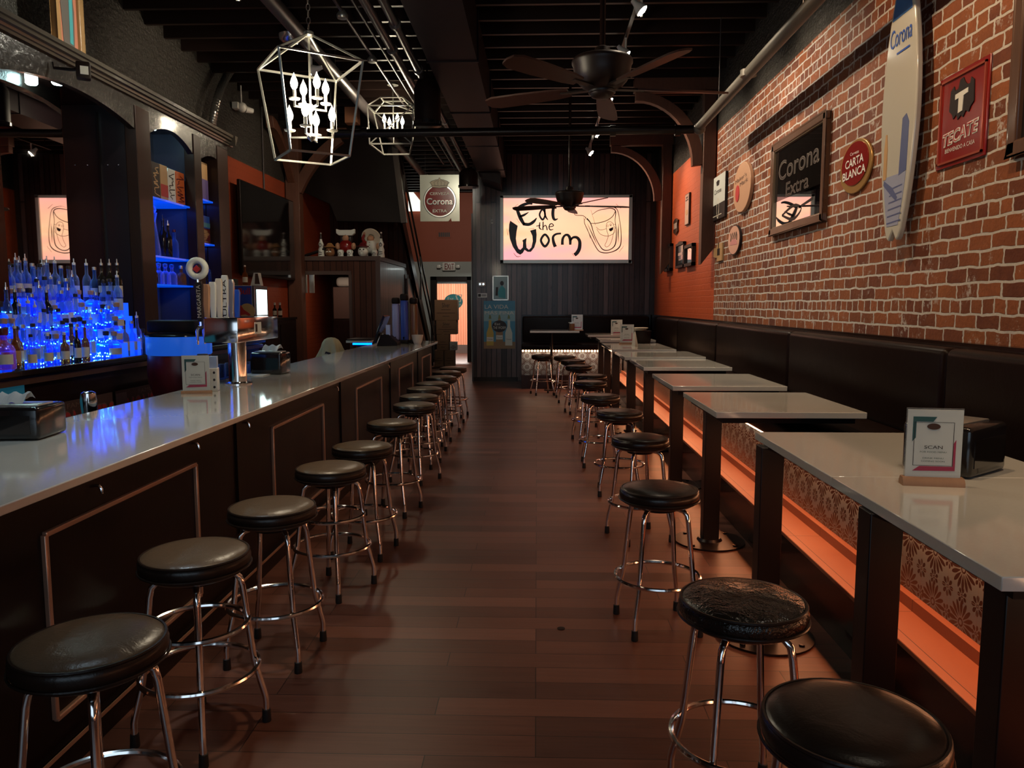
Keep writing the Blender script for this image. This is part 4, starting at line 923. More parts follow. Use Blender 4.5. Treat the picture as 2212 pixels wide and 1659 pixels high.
# back bench
t = thing('banquette', 'dark leatherette bench along the board wall under the lit sign', 'bench', (.5, 15.6, 0))
x0 = -.30
MB().box(x0 - .5, 1.66 - .5, 14.95 - 15.6, .85, 0, .27).build('plinth', M['cabinet'], t)
MB().box(x0 - .5, 1.66 - .5, 15.0 - 15.6, .85, .27, .76).build('tiled_base', M['tile'], t)
MB().rbox(x0 - .5, 2.2 - .5, 14.88 - 15.6, .6, .77, .89, .03, 3).build('seat_cushion', M['bench'], t)
MB().rbox(x0 - .5, 2.3 - .5, 15.85 - 15.6, .8, .86, 1.40, .04, 3).build('back_cushion', M['bench'], t)
MB().box(x0 - .52, 2.39 - .5, .72, .849, .8, 1.43).build('back_board', M['cabinet'], t)
n = 34
bead = None
for i in range(n):
    x = x0 + .03 + (1.62 - x0) * i / (n - 1) - .5
    if bead is None: bead = MB().ball((0, 0, 0), .019, 10).build('string_bulb', M['warm_bead'], t); bead.location = (x, 14.96 - 15.6, .745)
    else: q = bead.copy(); q.location = (x, 14.96 - 15.6, .745); COL.objects.link(q)
l = light('AREA', 'bench_led_light', (.68, 14.86, .75), 9, (1, .62, .42), (.68, 14.97, .2), 1.9, .03)

# ================================================================ TABLES
def table(cs, z, lab, leg=None, xr=None, seam=False):
    a, c_ = onZ(*cs[0], z), onZ(*cs[1], z)                     # back-left and front-left corners
    xr = xr or 1.99; x0 = (a.x + c_.x) / 2
    if seam: x0 = a.x
    y1, y0 = a.y, c_.y
    lx, ly = leg or (x0 + .18, (y0 + y1) / 2 + .25)
    t = thing('pedestal_table', lab, 'table', (lx, ly, 0), 0, 'white topped pedestal tables')
    MB().box(x0 - lx, xr - lx, y0 - ly, y1 - ly, z - .038, z).build('table_top', M['quartz'], t, bevel=.003)
    MB().box(x0 + .05 - lx, xr - .05 - lx, y0 + .05 - ly, y1 - .05 - ly, z - .075, z - .038).build('under_frame', M['black'], t)
    MB().box(-.055, .055, -.05, .05, .012, z - .0385).build('column', M['black_metal'], t, bevel=.004)
    b = MB(); b.lathe([(.0, .0), (.235, .0), (.24, .004), (.24, .012), (.0, .014)], (0, 0, 0), 40)
    for k in range(4): q = PI / 4 + PI / 2 * k; b.lathe([(.014, .012), (.014, .02), (.0, .022)], (.2 * math.cos(q), .2 * math.sin(q), 0), 8)
    b.lathe([(.09, .01), (.075, .03)], (0, 0, 0), 24)
    b.build('base_disc', M['black_metal'], t); return t
# the two tables pushed together in front
ZT = 1.0
a = onZ(1631, 933, ZT); s_ = onZ(1800, 1025, ZT); f_ = onZ(2170, 1246, ZT); XL = a.x
def table2(y0, y1, leg, lab, z=ZT, xl=XL, xr=2.02):
    t = thing('pedestal_table', lab, 'table', (leg[0], leg[1], 0), 0, 'white topped pedestal tables')
    lx, ly = leg
    MB().box(xl - lx, xr - lx, y0 - ly + .001, y1 - ly - .001, z - .038, z).build('table_top', M['quartz'], t, bevel=.003)
    MB().box(xl + .06 - lx, xr - .05 - lx, y0 + .05 - ly, y1 - .05 - ly, z - .075, z - .038).build('under_frame', M['black'], t)
    MB().box(-.055, .055, -.05, .05, .012, z - .0385).build('column', M['black_metal'], t, bevel=.004)
    b = MB(); b.lathe([(.0, .0), (.235, .0), (.24, .004), (.24, .012), (.0, .014)], (0, 0, 0), 40)
    for k in range(4): q = PI / 4 + PI / 2 * k; b.lathe([(.014, .012), (.014, .02), (.0, .022)], (.2 * math.cos(q), .2 * math.sin(q), 0), 8)
    b.lathe([(.09, .01), (.075, .03)], (0, 0, 0), 24)
    b.build('base_disc', M['black_metal'], t); return t
YS = 2.90
table2(YS, a.y, (1.14, 3.74), 'white topped pedestal table nearest the viewer but one, its front edge butted to the nearest')
table2(f_.y, YS, (1.16, 2.57), 'nearest white topped pedestal table, front right, carrying menu stand and napkin dispenser')
q = bpy.data.objects['pedestal_table.001']
for ch in [c for c in q.children if c.name.startswith(('column', 'base_disc'))]:
    c = ch.copy(); COL.objects.link(c); c.parent = q; c.location = (.085, -.60, 0)
TL = [((1487, 847), (1534, 890), 1.00, 'third white pedestal table from the viewer, first one standing alone', (1.21, 5.28)),
      ((1411, 807), (1451, 834), 1.00, 'fourth white pedestal table from the viewer along the bench', None),
      ((1362, 775), (1388, 793), 1.01, 'fifth white pedestal table from the viewer along the bench', None),
      ((1330, 758.5), (1347.5, 771), 1.03, 'sixth white pedestal table along the bench, reflecting the menu stand', None),
      ((1297, 738.5), (1320, 754), 1.05, 'seventh white pedestal table, carrying menu stand and dark caddy', None),
      ((1276, 724), (1289, 733.5), 1.09, 'eighth white pedestal table along the bench, next to the corner', None)]
tabs = []
for c0, c1, z, lab, leg in TL[:4]: tabs.append((table([c0, c1], z, lab, leg), z))
table2(10.3, 11.95, (1.16, 11.3), TL[4][3], 1.05, 1.0, 1.86)
table2(12.1, 13.0, (1.16, 12.7), TL[5][3], 1.09, .99, 1.86)
table2(13.15, 13.95, (1.15, 13.75), 'ninth white pedestal table at the corner of the benches', 1.13, .87, 1.90)
t = thing('pedestal_table', 'wide white table before the board wall bench, standing on a thin post', 'table', (.28, 14.72, 0), 0, 'white topped pedestal tables')
MB().box(-.13 - .28, .80 - .28, -.2, .62, 1.112, 1.15).build('table_top', M['quartz'], t, bevel=.003)
MB().cyl((0, 0, .01), (0, 0, 1.112), .028, 14).build('column', M['black_metal'], t); MB().lathe([(0, 0), (.14, 0), (.14, .015), (.0, .03)], (0, 0, 0), 28).build('base_disc', M['black_metal'], t)

# ================================================================ BAR STOOLS
def stool(name, label, two=False, worn=False, rot=0, top=False):
    t = thing(name, label, 'stool', (0, 0, 0), rot)
    R = .200; hs = .728
    vm = M['vinyl_worn'] if worn else M['vinyl']
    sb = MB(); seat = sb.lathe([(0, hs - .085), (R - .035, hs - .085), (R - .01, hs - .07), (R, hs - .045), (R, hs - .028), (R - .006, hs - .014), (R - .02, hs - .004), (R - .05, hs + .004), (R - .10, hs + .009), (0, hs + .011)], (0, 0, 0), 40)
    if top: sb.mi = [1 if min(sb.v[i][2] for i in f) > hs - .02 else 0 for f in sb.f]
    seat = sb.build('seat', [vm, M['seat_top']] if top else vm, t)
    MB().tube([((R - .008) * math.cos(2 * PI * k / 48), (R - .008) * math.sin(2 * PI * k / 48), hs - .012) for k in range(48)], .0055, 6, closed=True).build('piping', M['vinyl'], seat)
    MB().tube([((R + .001) * math.cos(2 * PI * k / 48), (R + .001) * math.sin(2 * PI * k / 48), hs - .058) for k in range(48)], .004, 6, closed=True).build('seam', M['vinyl'], seat)
    MB().lathe([(0, hs - .115), (.09, hs - .115), (.095, hs - .085), (0, hs - .085)], (0, 0, 0), 24).build('swivel_plate', M['black_metal'], t)
    for k in range(4):
        a = PI / 2 * k + PI / 4; c, s = math.cos(a), math.sin(a)
        path = [(.04, hs - .098), (.10, hs - .098), (.135, hs - .105), (.155, hs - .125), (.163, hs - .16), (.196, .27), (.20, .245), (.232, .115), (.236, .095), (.236, .012)]
        leg = MB().tube([(r * c, r * s, z) for r, z in path], .0125, 10).build('leg', M['chrome'], t)
        MB().lathe([(.017, 0), (.018, .004), (.016, .05), (.0125, .052)], (.236 * c, .236 * s, 0), 12).build('rubber_foot', M['rubber'], leg)
    def ring(R_, z): return MB().tube([(R_ * math.cos(2 * PI * k / 48), R_ * math.sin(2 * PI * k / 48), z) for k in range(48)], .0105, 8, closed=True)
    ring(.214, .262).build('foot_ring', M['chrome'], t)
    if two: ring(.182, .44).build('upper_ring', M['chrome'], t)
    return t
Z0 = .728
protos = {}; GL = 'black stools along the bar'; GR = 'black stools along the tables'
def place(px, py, lab, rot, two=False, worn=False, grp='', zs=Z0, name='bar_stool', xy=None):
    key = (two, worn, grp == GL); p = onZ(px, py, zs + .008); loc = (p.x, p.y, 0) if xy is None else (*xy, 0)
    if key not in protos:
        t = stool(name, lab, two, worn, top=grp == GL); t.location = loc; t.rotation_euler = (0, 0, rot); t['group'] = grp; protos[key] = t; return t
    return dup(protos[key], loc, rot, lab, grp)
GL = 'black stools along the bar'; GR = 'black stools along the tables'
Ls = [(195, 1372, 0), (421, 1184, 1), (588, 1085, 0), (714, 1003, 1), (783, 958, 0), (847, 908, 0), (895, 870, 0), (905, 852, 0), (917, 836, 0), (934, 825, 0), (953, 812, 0), (965, 801, 0), (979, 792, 0)]
for i, (x, y, two) in enumerate(Ls):
    lab = 'black round stool at the bar, nearest the viewer' if i == 0 else 'black round stool at the bar, %s from the viewer%s' % (ORD[i], ', with a second upper ring' if two else '')
    if i == 12: lab = 'farthest black round stool of the row at the bar'
    place(x, y, lab, random.uniform(-.3, .3) - .15, bool(two), False, GL)
Rs = [(1843, 1540), (1605, 1283), (1424, 1048), (1383, 940), (1339, 885), (1297, 851), (1275, 822), (1278, 808), (1250, 788)]
for i, (x, y) in enumerate(Rs):
    lab = ['nearest black stool at the front right corner under the tables', 'glossy creased black stool, second on the table side', 'matte black stool with clear view of legs, third on the table side'][i] if i < 3 else 'black round stool on the table side, %s from the viewer' % ORD[i]
    place(x, y, lab, (.15 if i != 2 else .17) + (random.uniform(-.3, .3) if i > 2 else 0), False, i == 1, GR)
place(0, 0, 'stool at the far wide table, leftmost of the far cluster', .3, grp='stools by the far tables', xy=(.10, 14.05))
place(0, 0, 'stool at the far wide table, second from left of the far cluster', .1, grp='stools by the far tables', xy=(.50, 13.72))
place(0, 0, 'stool of the far cluster, right behind the ninth table-side stool', .5, grp='stools by the far tables', xy=(.60, 12.75))

# ================================================================ THE BAR
BX = -1.60; BB = -2.50; BZ = 1.05; FX = -1.69
t = thing('bar_counter', 'long dark bar with a white stone top and framed front panels', 'bar', (FX, 6, 0))
ye = 12.62
pts = [(BB, .3), (BX, .3), (BX, ye - .25), (BX - .03, ye - .1), (BX - .10, ye - .02), (BX - .2, ye), (BB, ye)]
b = MB().prism([(x - FX, y - 6) for x, y in pts], 'z', BZ - .032, BZ); b.build('counter_top', M['quartz'], t, bevel=.004)
MB().box(BB + .3 - FX, 0, .35 - 6, ye - .3 - 6, 0, BZ - .032).build('bar_body', M['bar_black'], t)
MB().box(-.01, .035, .35 - 6, ye - .3 - 6, 0, .10).build('base_molding', M['bar_black'], t)
MB().box(.030, .040, .35 - 6, ye - .3 - 6, .085, .10).build('base_molding_edge', M['mold'], t)
pan = [(2.51, 3.68), (4.79, 5.95), (7.07, 8.23), (9.30, 10.33), (11.2, 12.1), (.6, 1.5)]
for y0, y1 in pan:
    b = MB(); z0, z1 = .20, .865
    for (q0, q1) in (((y0, z0), (y1, z0)), ((y1, z0), (y1, z1)), ((y1, z1), (y0, z1)), ((y0, z1), (y0, z0))):
        b.bar((.008, q0[0] - 6, q0[1]), (.008, q1[0] - 6, q1[1]), .02, .02)
    b.build('panel_molding', M['mold'], t, bevel=.004)
for y in (4.2, 6.5, 8.75, 10.8, 2.0): MB().box(0, .012, y - 6, y + .09 - 6, .1, BZ - .04).build('stile', M['bar_black'], t)
for y, z in ((2.83, .96), (3.68, .97), (4.35, .97), (6.35, .96), (8.6, .96)):
    MB().tube([(.0, y - 6, z), (.02, y - 6, z), (.028, y - 6, z - .012), (.03, y - 6, z - .03)], .006, 8).build('purse_hook', M['chrome'], t)
# ================================================================ THE BACK BAR
FXB = -3.70
t = thing('back_bar', 'tall black back bar with arched fascia, mirror and shelf niches', 'back bar', (-4.0, 7, 0))
def L(x): return x + 4.0
def Y_(y): return y - 7
def bb(name, m, *boxes, bev=0):
    b = MB()
    for x0, x1, y0, y1, z0, z1 in boxes: b.box(L(x0), L(x1), Y_(y0), Y_(y1), z0, z1)
    return b.build(name, m, t, bevel=bev)
ZC = 1.2225
bb('base_cabinet', M['cabinet'], (LW, -3.40, -1, 9.3, 0, ZC - .04))
bb('counter', M['black_gloss'], (LW, -3.33, -1, 9.35, ZC - .04, ZC), bev=.006)
bb('counter_edge', M['frame_dark'], (-3.40, -3.365, -1, 9.35, ZC - .10, ZC - .06))
ZF = 3.55
# fascia: profile per bay (arches), extruded in X
def fascia(y0, y1, za, zs):
    n = 16; pts = [(Y_(y0), ZF), (Y_(y0), zs)]
    for i in range(1, n):
        f = i / n; pts.append((Y_(y0 + (y1 - y0) * f), zs + (za - zs) * math.sin(PI * f) ** .75))
    pts += [(Y_(y1), zs), (Y_(y1), ZF)]; return MB().prism(pts, 'x', L(-3.76), L(-3.70))
fascia(5.20, 7.30, 3.37, 3.20).build('fascia', M['lacquer'], t)
fascia(7.30, 8.45, 3.39, 3.18).build('fascia', M['lacquer'], t)
fascia(8.45, 9.30, 3.32, 3.16).build('fascia', M['lacquer'], t)
bb('top_panel', M['cabinet'], (LW, -3.765, -1, 9.28, 3.47, 3.54))
b = MB()
prof = [(0, 3.53), (.02, 3.53), (.024, 3.55), (.035, 3.556), (.04, 3.575), (.06, 3.585), (.064, 3.61), (.078, 3.616), (.082, 3.645), (0, 3.645)]
b.prism([(L(-3.70) + x, z) for x, z in prof], 'y', Y_(-1), Y_(9.42)); b.build('cornice', M['cornice'], t)
MB().prism([(Y_(9.30) + x, z) for x, z in prof], 'x', L(LW), L(-3.60)).build('cornice_return', M['cornice'], t)
bb('pilaster', M['cabinet'], (-3.80, -3.70, 5.08, 5.32, ZC, 3.47))
bb('pilaster', M['pilaster'], (-3.80, -3.69, 7.16, 7.42, ZC, 3.47), bev=.006)
bb('pilaster', M['pilaster'], (-3.80, -3.69, 8.36, 8.54, ZC, 3.47), bev=.006)
bb('pilaster', M['pilaster'], (-3.85, -3.69, 8.98, 9.28, ZC, 3.47), bev=.006)
# side panels facing the viewer
bb('niche_panel', M['panel_dark'], (LW, -3.80, 7.16, 7.20, ZC, 3.47))
b = MB(); b.box(L(-4.04), L(-4.025), Y_(7.135), Y_(7.16), ZC, 3.4); b.build('panel_seam', M['black_gloss'], t)
b = MB()
for x in (-4.28, -4.16, -3.97, -3.87): b.ball((L(x), Y_(7.155), 2.93), .007, 8)
b.build('shelf_pin_heads', M['chrome'], t)
a_m = math.radians(1.67); cm_, sm_ = math.cos(a_m), math.sin(a_m)
def mp_(y, off): return (L(-3.93 - sm_ * (y - 6.07) + off * cm_), Y_(y) + off * sm_)
MB().prism([mp_(4.2, 0), mp_(6.44, 0), mp_(6.44, -.02), mp_(4.2, -.02)], 'z', ZC + .001, 3.46).build('mirror', M['mirror'], t)
MB().prism([mp_(4.2, -.021), mp_(6.47, -.021), mp_(6.47, -.06), mp_(4.2, -.06)], 'z', ZC, 3.465).build('mirror_backing', M['cabinet'], t)
bb('niche_back', M['niche_blue'], (-4.2, -4.15, 7.2, 8.98, ZC, 3.47))
bb('niche_side', M['niche_blue'], (-4.15, -3.80, 8.40, 8.50, ZC, 3.47)); bb('niche_side', M['niche_blue'], (-4.15, -3.85, 7.2, 7.24, ZC, 3.47))
bb('end_side', M['cabinet'], (LW, -3.85, 9.24, 9.28, ZC, 3.47)); bb('niche_side', M['cabinet'], (-4.15, -3.85, 8.97, 9.0, ZC, 3.47))
sh = [(7.24, 8.40, 2.70), (7.24, 8.40, 2.13), (7.24, 8.40, 1.85), (8.50, 8.97, 2.83), (8.50, 8.97, 2.34), (8.50, 8.97, 1.84)]
for y0, y1, z in sh: bb('glass_shelf', M['blue_shelf'], (-4.14, -3.76, y0, y1, z - .018, z))
for y in (7.62, 7.98, 8.34): bb('shelf_standard', M['steel'], (-4.148, -4.13, y - .012, y + .012, ZC + .2, 3.1))
for y in (8.7, 8.92): bb('shelf_standard', M['steel'], (-4.148, -4.13, y - .012, y + .012, ZC + .2, 3.1))
for X, Y, z in [(-3.83, onX(a_, b_, -3.83).y, 3.405) for a_, b_ in ((30, 186), (125, 184))] + [(-3.88, 7.85, 3.41)]:
    o = MB().lathe([(0, -.012), (.035, -.012), (.045, 0), (.045, .065)], (L(X), Y_(Y), z + (0 if z < 3.3 else 0)), 20).build('puck_light', M['cyan_lamp'], t)
    light('SPOT', 'puck_lamp_light', (X, Y, z - .03), 14, (.5, .95, 1), (X, Y, 0), .03, spot=120)
for y0, y1, z in sh[:3]:
    l = light('AREA', 'shelf_led_light', (-3.95, (y0 + y1) / 2, z - .03), 1.6, (.0, .12, 1), None, .25, y1 - y0 - .2)
for y0, y1, z in sh[3:]:
    l = light('AREA', 'shelf_led_light', (-3.95, (y0 + y1) / 2, z - .03), .8, (.0, .12, 1), None, .25, .35)
light('AREA', 'shelf_led_light', (-3.95, 7.85, 2.30), .9, (.0, .12, 1), (-4.15, 7.9, 2.4), .2, .9)
# stepped lit bottle display in the mirror bay
st = thing('bottle_display', 'stepped blue lit bottle display filling the mirror bay', 'display stand', (-4.1, 6.2, ZC))
tiers = [(-3.50, -3.37, 6.03, ZC), (-3.58, -3.40, 6.12, 1.335), (-3.66, -3.43, 6.20, 1.445), (-3.74, -3.46, 6.28, 1.55), (-3.82, -3.49, 6.35, 1.66)]
for k, (xk, xr, yk, z) in enumerate(tiers):
    if k == 0: continue
    b = MB(); b.prism([(-3.90 + 4.1, 4.9 - 6.2), (xk + .04 + 4.1, 4.9 - 6.2), (xk + .04 + 4.1, yk - .04 - 6.2), (xr + .045 + 4.1, yk - .04 - 6.2), (xr + .045 + 4.1, 6.41 - 6.2), (-3.90 + 4.1, 6.41 - 6.2)], 'z', (.001 if k == 1 else tiers[k - 1][3] - ZC + .001), z - ZC)
    b.build('lit_step', M['blue_acrylic'], st)
# ---------------------------------------------------------------- bottles
def bottle_proto(name, kind):
    """returns list of (partname, MB, material)"""
    P = []
    if kind == 'round':
        P = [('body', [(0, 0), (.038, 0), (.042, .006), (.042, .16), (.036, .19), (.016, .215), (.014, .275), (.017, .28), (.017, .288)], None), ('cap', [(.0, .288), (.015, .288), (.017, .29), (.017, .315), (0, .318)], None), ('label', [(.0428, .05), (.0428, .13)], None)]
    elif kind == 'tall':
        P = [('body', [(0, 0), (.033, 0), (.037, .006), (.037, .19), (.030, .225), (.014, .25), (.012, .32), (.015, .33)], None), ('cap', [(0, .33), (.014, .33), (.014, .35), (.005, .352), (.004, .385), (0, .387)], None), ('label', [(.0378, .05), (.0378, .15)], None)]
    elif kind == 'squat':
        P = [('body', [(0, 0), (.05, 0), (.054, .008), (.054, .10), (.045, .13), (.018, .15), (.016, .185), (.02, .19)], None), ('cap', [(0, .19), (.022, .19), (.024, .2), (.024, .225), (0, .23)], None), ('label', [(.0548, .03), (.0548, .085)], None)]
    elif kind == 'decanter':
        P = [('body', [(0, 0), (.045, 0), (.05, .01), (.048, .06), (.03, .2), (.02, .28), (.026, .30), (.034, .34)], None), ('cap', [(0, .34), (.02, .34), (.03, .36), (.02, .39), (0, .395)], None)]
    elif kind == 'mini':
        P = [('body', [(0, 0), (.02, 0), (.022, .004), (.022, .08), (.009, .10), (.009, .125)], None), ('cap', [(0, .125), (.011, .125), (.011, .15), (0, .151)], None), ('label', [(.0226, .02), (.0226, .065)], None)]
    return P
MESH = {}
def bottle(kind, gl, capm, lab_m, loc, label, group, sc=1.0, name='liquor_bottle'):
    key = (kind, gl, capm, lab_m)
    if key not in MESH:
        rz_ = math.atan2(-loc[1], -loc[0]) + random.uniform(-.5, .5)
        root = thing(name, label, 'bottle', loc, rz_, group)
        for pn, pr, _ in bottle_proto(name, kind):
            m = {'body': gl, 'cap': capm, 'label': lab_m}[pn]
            if m is None: continue
            if pn == 'label':
                n = 14; b = MB(); R = pr[0][0]
                vs = [(R * math.cos(a), R * math.sin(a), z) for z in (pr[0][1], pr[1][1]) for a in [(-1.3 + 2.6 * i / n) for i in range(n + 1)]]
                b.add(vs, [(i, i + 1, i + 2 + n, i + 1 + n) for i in range(n)], True); o = b.build(pn, M[m], root); o.rotation_euler = (0, 0, 0)
            else: MB().lathe(pr, (0, 0, 0), 16).build(pn, M[m], root)
        root.scale = (sc, sc, sc); MESH[key] = root; return root
    r = dup(MESH[key], loc, math.atan2(-loc[1], -loc[0]) + random.uniform(-.5, .5), label, group); r.scale = (sc, sc, sc); r.name = name; return r
kinds = [('round', 'glass_clear', 'ink', 'blue_lab', 'clear round bottle with black cap'), ('tall', 'glass_clear', 'chrome', 'cream', 'tall clear bottle with silver pourer'),
         ('squat', 'glass_blue', 'ink', None, 'squat blue bottle with black stopper'), ('round', 'glass_blue', 'silver', 'blue_lab', 'blue tinted bottle with silver cap'),
         ('tall', 'glass_clear', 'white_enamel', 'blue_lab', 'tall clear bottle with white cap'), ('squat', 'glass_clear', 'oak', 'cream', 'squat clear bottle with cork top'),
         ('round', 'glass_amber', 'ink', 'cream', 'amber bottle with black cap'), ('tall', 'glass_dark', 'silver', 'cream', 'dark bottle with pale neck cap')]
TN = ['on the counter in front', 'on the lowest lit step', 'on the second lit step', 'on the third lit step', 'on the topmost lit step']
weights = [[0, 1, 3, 5, 4, 2, 6], [0, 2, 3, 5, 4], [0, 1, 2, 3, 4, 5, 7], [1, 3, 4, 0, 2, 5], [1, 4, 0, 7, 3, 1, 4]]
for k, (xk, xr, yk, z) in enumerate(tiers):
    pos = []; y = 4.97
    while y < yk - .02: pos.append((xk + random.uniform(-.008, .008), y)); y += .088
    nx = max(2, round((xr - xk) / .062))
    for i in range(1, nx + 1): pos.append((xk + (xr - xk) * i / nx, yk + random.uniform(-.005, .01)))
    if k == 0: pos += [(-3.40, 6.12), (-3.39, 6.22), (-3.385, 6.33), (-3.40, 6.45), (-3.42, 6.57), (-3.48, 6.52)]
    face = sorted(pos, key=lambda p: p[0] / p[1])
    for i, (x, y) in enumerate(face):
        kd = kinds[weights[k][(i * 5 + k * 3 + (i // 3)) % len(weights[k])]]
        if k == 4 and x > -3.66: kd = kinds[7]
        if k == 0: kd = kinds[[0, 6, 3, 0, 4, 2, 5][i % 7]]
        o = bottle(kd[0], kd[1], kd[2], kd[3], (x, y, z + .001), '%s %s, %s from the left' % (kd[4], TN[k], ORD[i] if i < 20 else 'last'), 'bottles on the stepped display', random.uniform(.86, .98) if k < 4 else .94)
# LED dots under the front row
b = MB()
ls = MB()
for k, (xk, xr, yk, z) in enumerate(tiers[1:]):
    ls.box(xk + .041 + 4.1, xk + .045 + 4.1, 4.9 - 6.2, yk - .04 - 6.2, z - ZC - .012, z - ZC - .002); ls.box(xk + .04 + 4.1, xr + .045 + 4.1, yk - .045 - 6.2, yk - .041 - 6.2, z - ZC - .012, z - ZC - .002)
o = ls.build('led_strips', M['blue_glow'], st); o['kind'] = 'stuff'
for k, (xk, xr, yk, z) in enumerate(tiers[:4]):
    for i in range(30): b.ball((xk + .055 + 4.1 + random.uniform(-.01, .01), 4.95 + i * (yk - 5.0) / 30 - 6.2, z - ZC + random.uniform(.012, .05)), .0045, 6)
    for i in range(10): b.ball((xk + (xr - xk) * i / 10 + 4.1, yk - .055 - 6.2 + random.uniform(-.02, .01), z - ZC + random.uniform(.012, .06)), .0045, 6)
for i in range(24): b.ball((-3.45 + 4.1 + random.uniform(-.03, .03), 6.05 + i * .024 - 6.2, random.uniform(.008, .16)), .0045, 6)
o = b.build('led_points', M['blue_led_dot'], st); o['kind'] = 'stuff'
# bottles left of the pilaster at the frame edge
bottle('squat', 'glass_pink', 'dark_red', 'white', onX(12, 798, -3.38), 'white labelled bottle with red cap at the left edge of the photo', 'bottles beside the display', 1.15)
bottle('tall', 'glass_amber', 'white_enamel', 'tan', onX(37, 797, -3.40), 'slim amber bottle just right of the red capped bottle', 'bottles beside the display', .8)
# front labelled bottles on the counter edge
fl = [(72, 'round', 'glass_clear', 'ink', 'cream'), (108, 'round', 'glass_clear', 'white_enamel', 'cream'), (144, 'round', 'glass_amber', 'white_enamel', 'cream'), (171, 'tall', 'glass_dark', 'white_enamel', 'white'), (189, 'tall', 'glass_amber', 'red', 'white')]
for i, (px, kd, g, cp, lb) in enumerate(fl):
    pt = onX(px, 772, -3.36); bottle(kd, g, cp, lb, (-3.37, pt.y, ZC + .001), 'front edge labelled bottle, %s of the five on the counter rim' % ORD[i], 'labelled bottles on the counter rim', .72)
# niche bottles
def nb(px, py, X, kd, g, cp, lb, lab, sc=1.0, zz=None):
    pt = onX(px, py, X); z = zz if zz is not None else pt.z
    return bottle(kd, g, cp, lb, (X, pt.y, z), lab, 'bottles on the niche shelves', sc)
nb(333, 540, -3.9, 'decanter', 'glass_clear', 'glass_clear', None, 'big clear decanter at the left of the middle niche shelf', 1.3, 2.13)
nb(354, 548, -3.88, 'tall', 'glass_dark', 'ink', None, 'black slim bottle right of the decanter', 1.15, 2.13)
nb(365, 548, -3.83, 'tall', 'glass_dark', 'silver', None, 'second black slim bottle, silver neck', 1.0, 2.13)
nb(378, 548, -3.9, 'round', 'glass_blue', 'dark_red', None, 'round blue bottle with dark stopper, middle niche shelf', 1.0, 2.13)
nb(390, 550, -3.95, 'tall', 'glass_clear', 'ink', None, 'tall clear bottle behind the round blue one', .95, 2.13)
nb(403, 552, -3.86, 'decanter', 'glass_blue', 'ink', None, 'cone shaped blue bottle, right end of middle niche shelf', .8, 2.13)
for i, (px, kd, g, c_) in enumerate(((330, 'squat', 'glass_dark', 'silver'), (344, 'squat', 'glass_clear', 'glass_clear'), (358, 'squat', 'glass_clear', 'glass_clear'), (372, 'squat', 'glass_clear', 'glass_blue'), (392, 'squat', 'glass_amber', 'silver'), (405, 'round', 'glass_clear', 'silver'))):
    nb(px, 605, -3.86, kd, g, c_, None, 'bottle on the lowest niche shelf, %s from the left' % ORD[i], .95, 1.85)
nb(447, 610, -3.88, 'tall', 'glass_dark', 'silver', None, 'dark bottle in the narrow right niche', 1.0, 1.84)
nb(455, 610, -3.84, 'tall', 'glass_blue', 'blue_print', None, 'blue bottle in the narrow right niche', .95, 1.84)
nb(464, 610, -3.80, 'tall', 'white_enamel', 'white_enamel', None, 'white metal bottle in the narrow right niche', .9, 1.84)
for i in range(7): bottle('mini', 'glass_clear', ['silver', 'ink', 'oak'][i % 3], None, (-3.8, 7.5 + i * .11, ZC), 'small bottle on the counter under the niche, %s from the left' % ORD[i], 'small bottles on the counter under the niche', 1.5)
# gift boxes on the top niche shelf
def gift(y0, y1, h, m, lab, X=-3.79, z=2.70, dep=.12, m2=None, deco=None):
    t = thing('gift_box', lab, 'box', (X, (y0 + y1) / 2, z), PI / 2, 'boxes on the niche shelves')
    w_ = (y1 - y0) / 2
    MB().box(-w_, w_, -.0, dep, 0, h).build('carton', M[m], t, bevel=.003)
    if deco == 'slat':
        b = MB()
        for k in range(5): x = -w_ + .02 + k * (2 * w_ - .04) / 4; b.box(x - .006, x + .006, -.006, 0, .01, h - .01)
        b.build('wood_slats', M['oak'], t)
    if deco == 'scrawl':
        random.seed(int(y0 * 100)); b = MB()
        for k in range(5): b.stroke(spl([(random.uniform(-w_ * .8, w_ * .8), h * (.08 + .16 * k + .04 * j), .010) for j in range(5)], 5), y1=-.002)
        b.build('printed_pattern', M[m2], t)
    if deco == 'band': MB().box(-w_, w_, -.002, 0, h * .1, h * .45).build('printed_band', M[m2], t)
    if deco == 'two':
        MB().box(-w_ - .001, w_ + .001, -.002, dep + .001, 0, h * .55).build('lower_colour', M[m2], t)
    return t
gift(7.46, 7.61, .36, 'tan', 'tan slatted wooden gift box on the top niche shelf', deco='slat')
gift(7.62, 7.78, .35, 'ink', 'black and gold patterned gift box on the top niche shelf', m2='tan', deco='scrawl')
gift(7.79, 7.94, .35, 'tan', 'plain tan gift box with orange mark on the top niche shelf', m2='red_matte', deco='band')
gift(7.95, 8.11, .34, 'white', 'white gift box with dark drawing on the top niche shelf', m2='ink', deco='scrawl')
gift(8.12, 8.32, .34, 'orange_box', 'orange gift box at the right of the top niche shelf', m2='dark_red', deco='scrawl')
gift(8.58, 8.92, .42, 'tan', 'square tan and purple box alone in the upper right niche', z=2.83, dep=.24, m2='purple', deco='two')
gift(8.55, 8.93, .17, 'dark_red', 'flat red box under the blue box in the right niche', z=2.34, dep=.22, m2='tan', deco='scrawl')
gift(8.55, 8.93, .14, 'blue_print', 'flat blue box lying on the red box in the right niche', z=2.512, dep=.22, m2='sky_print', deco='band')
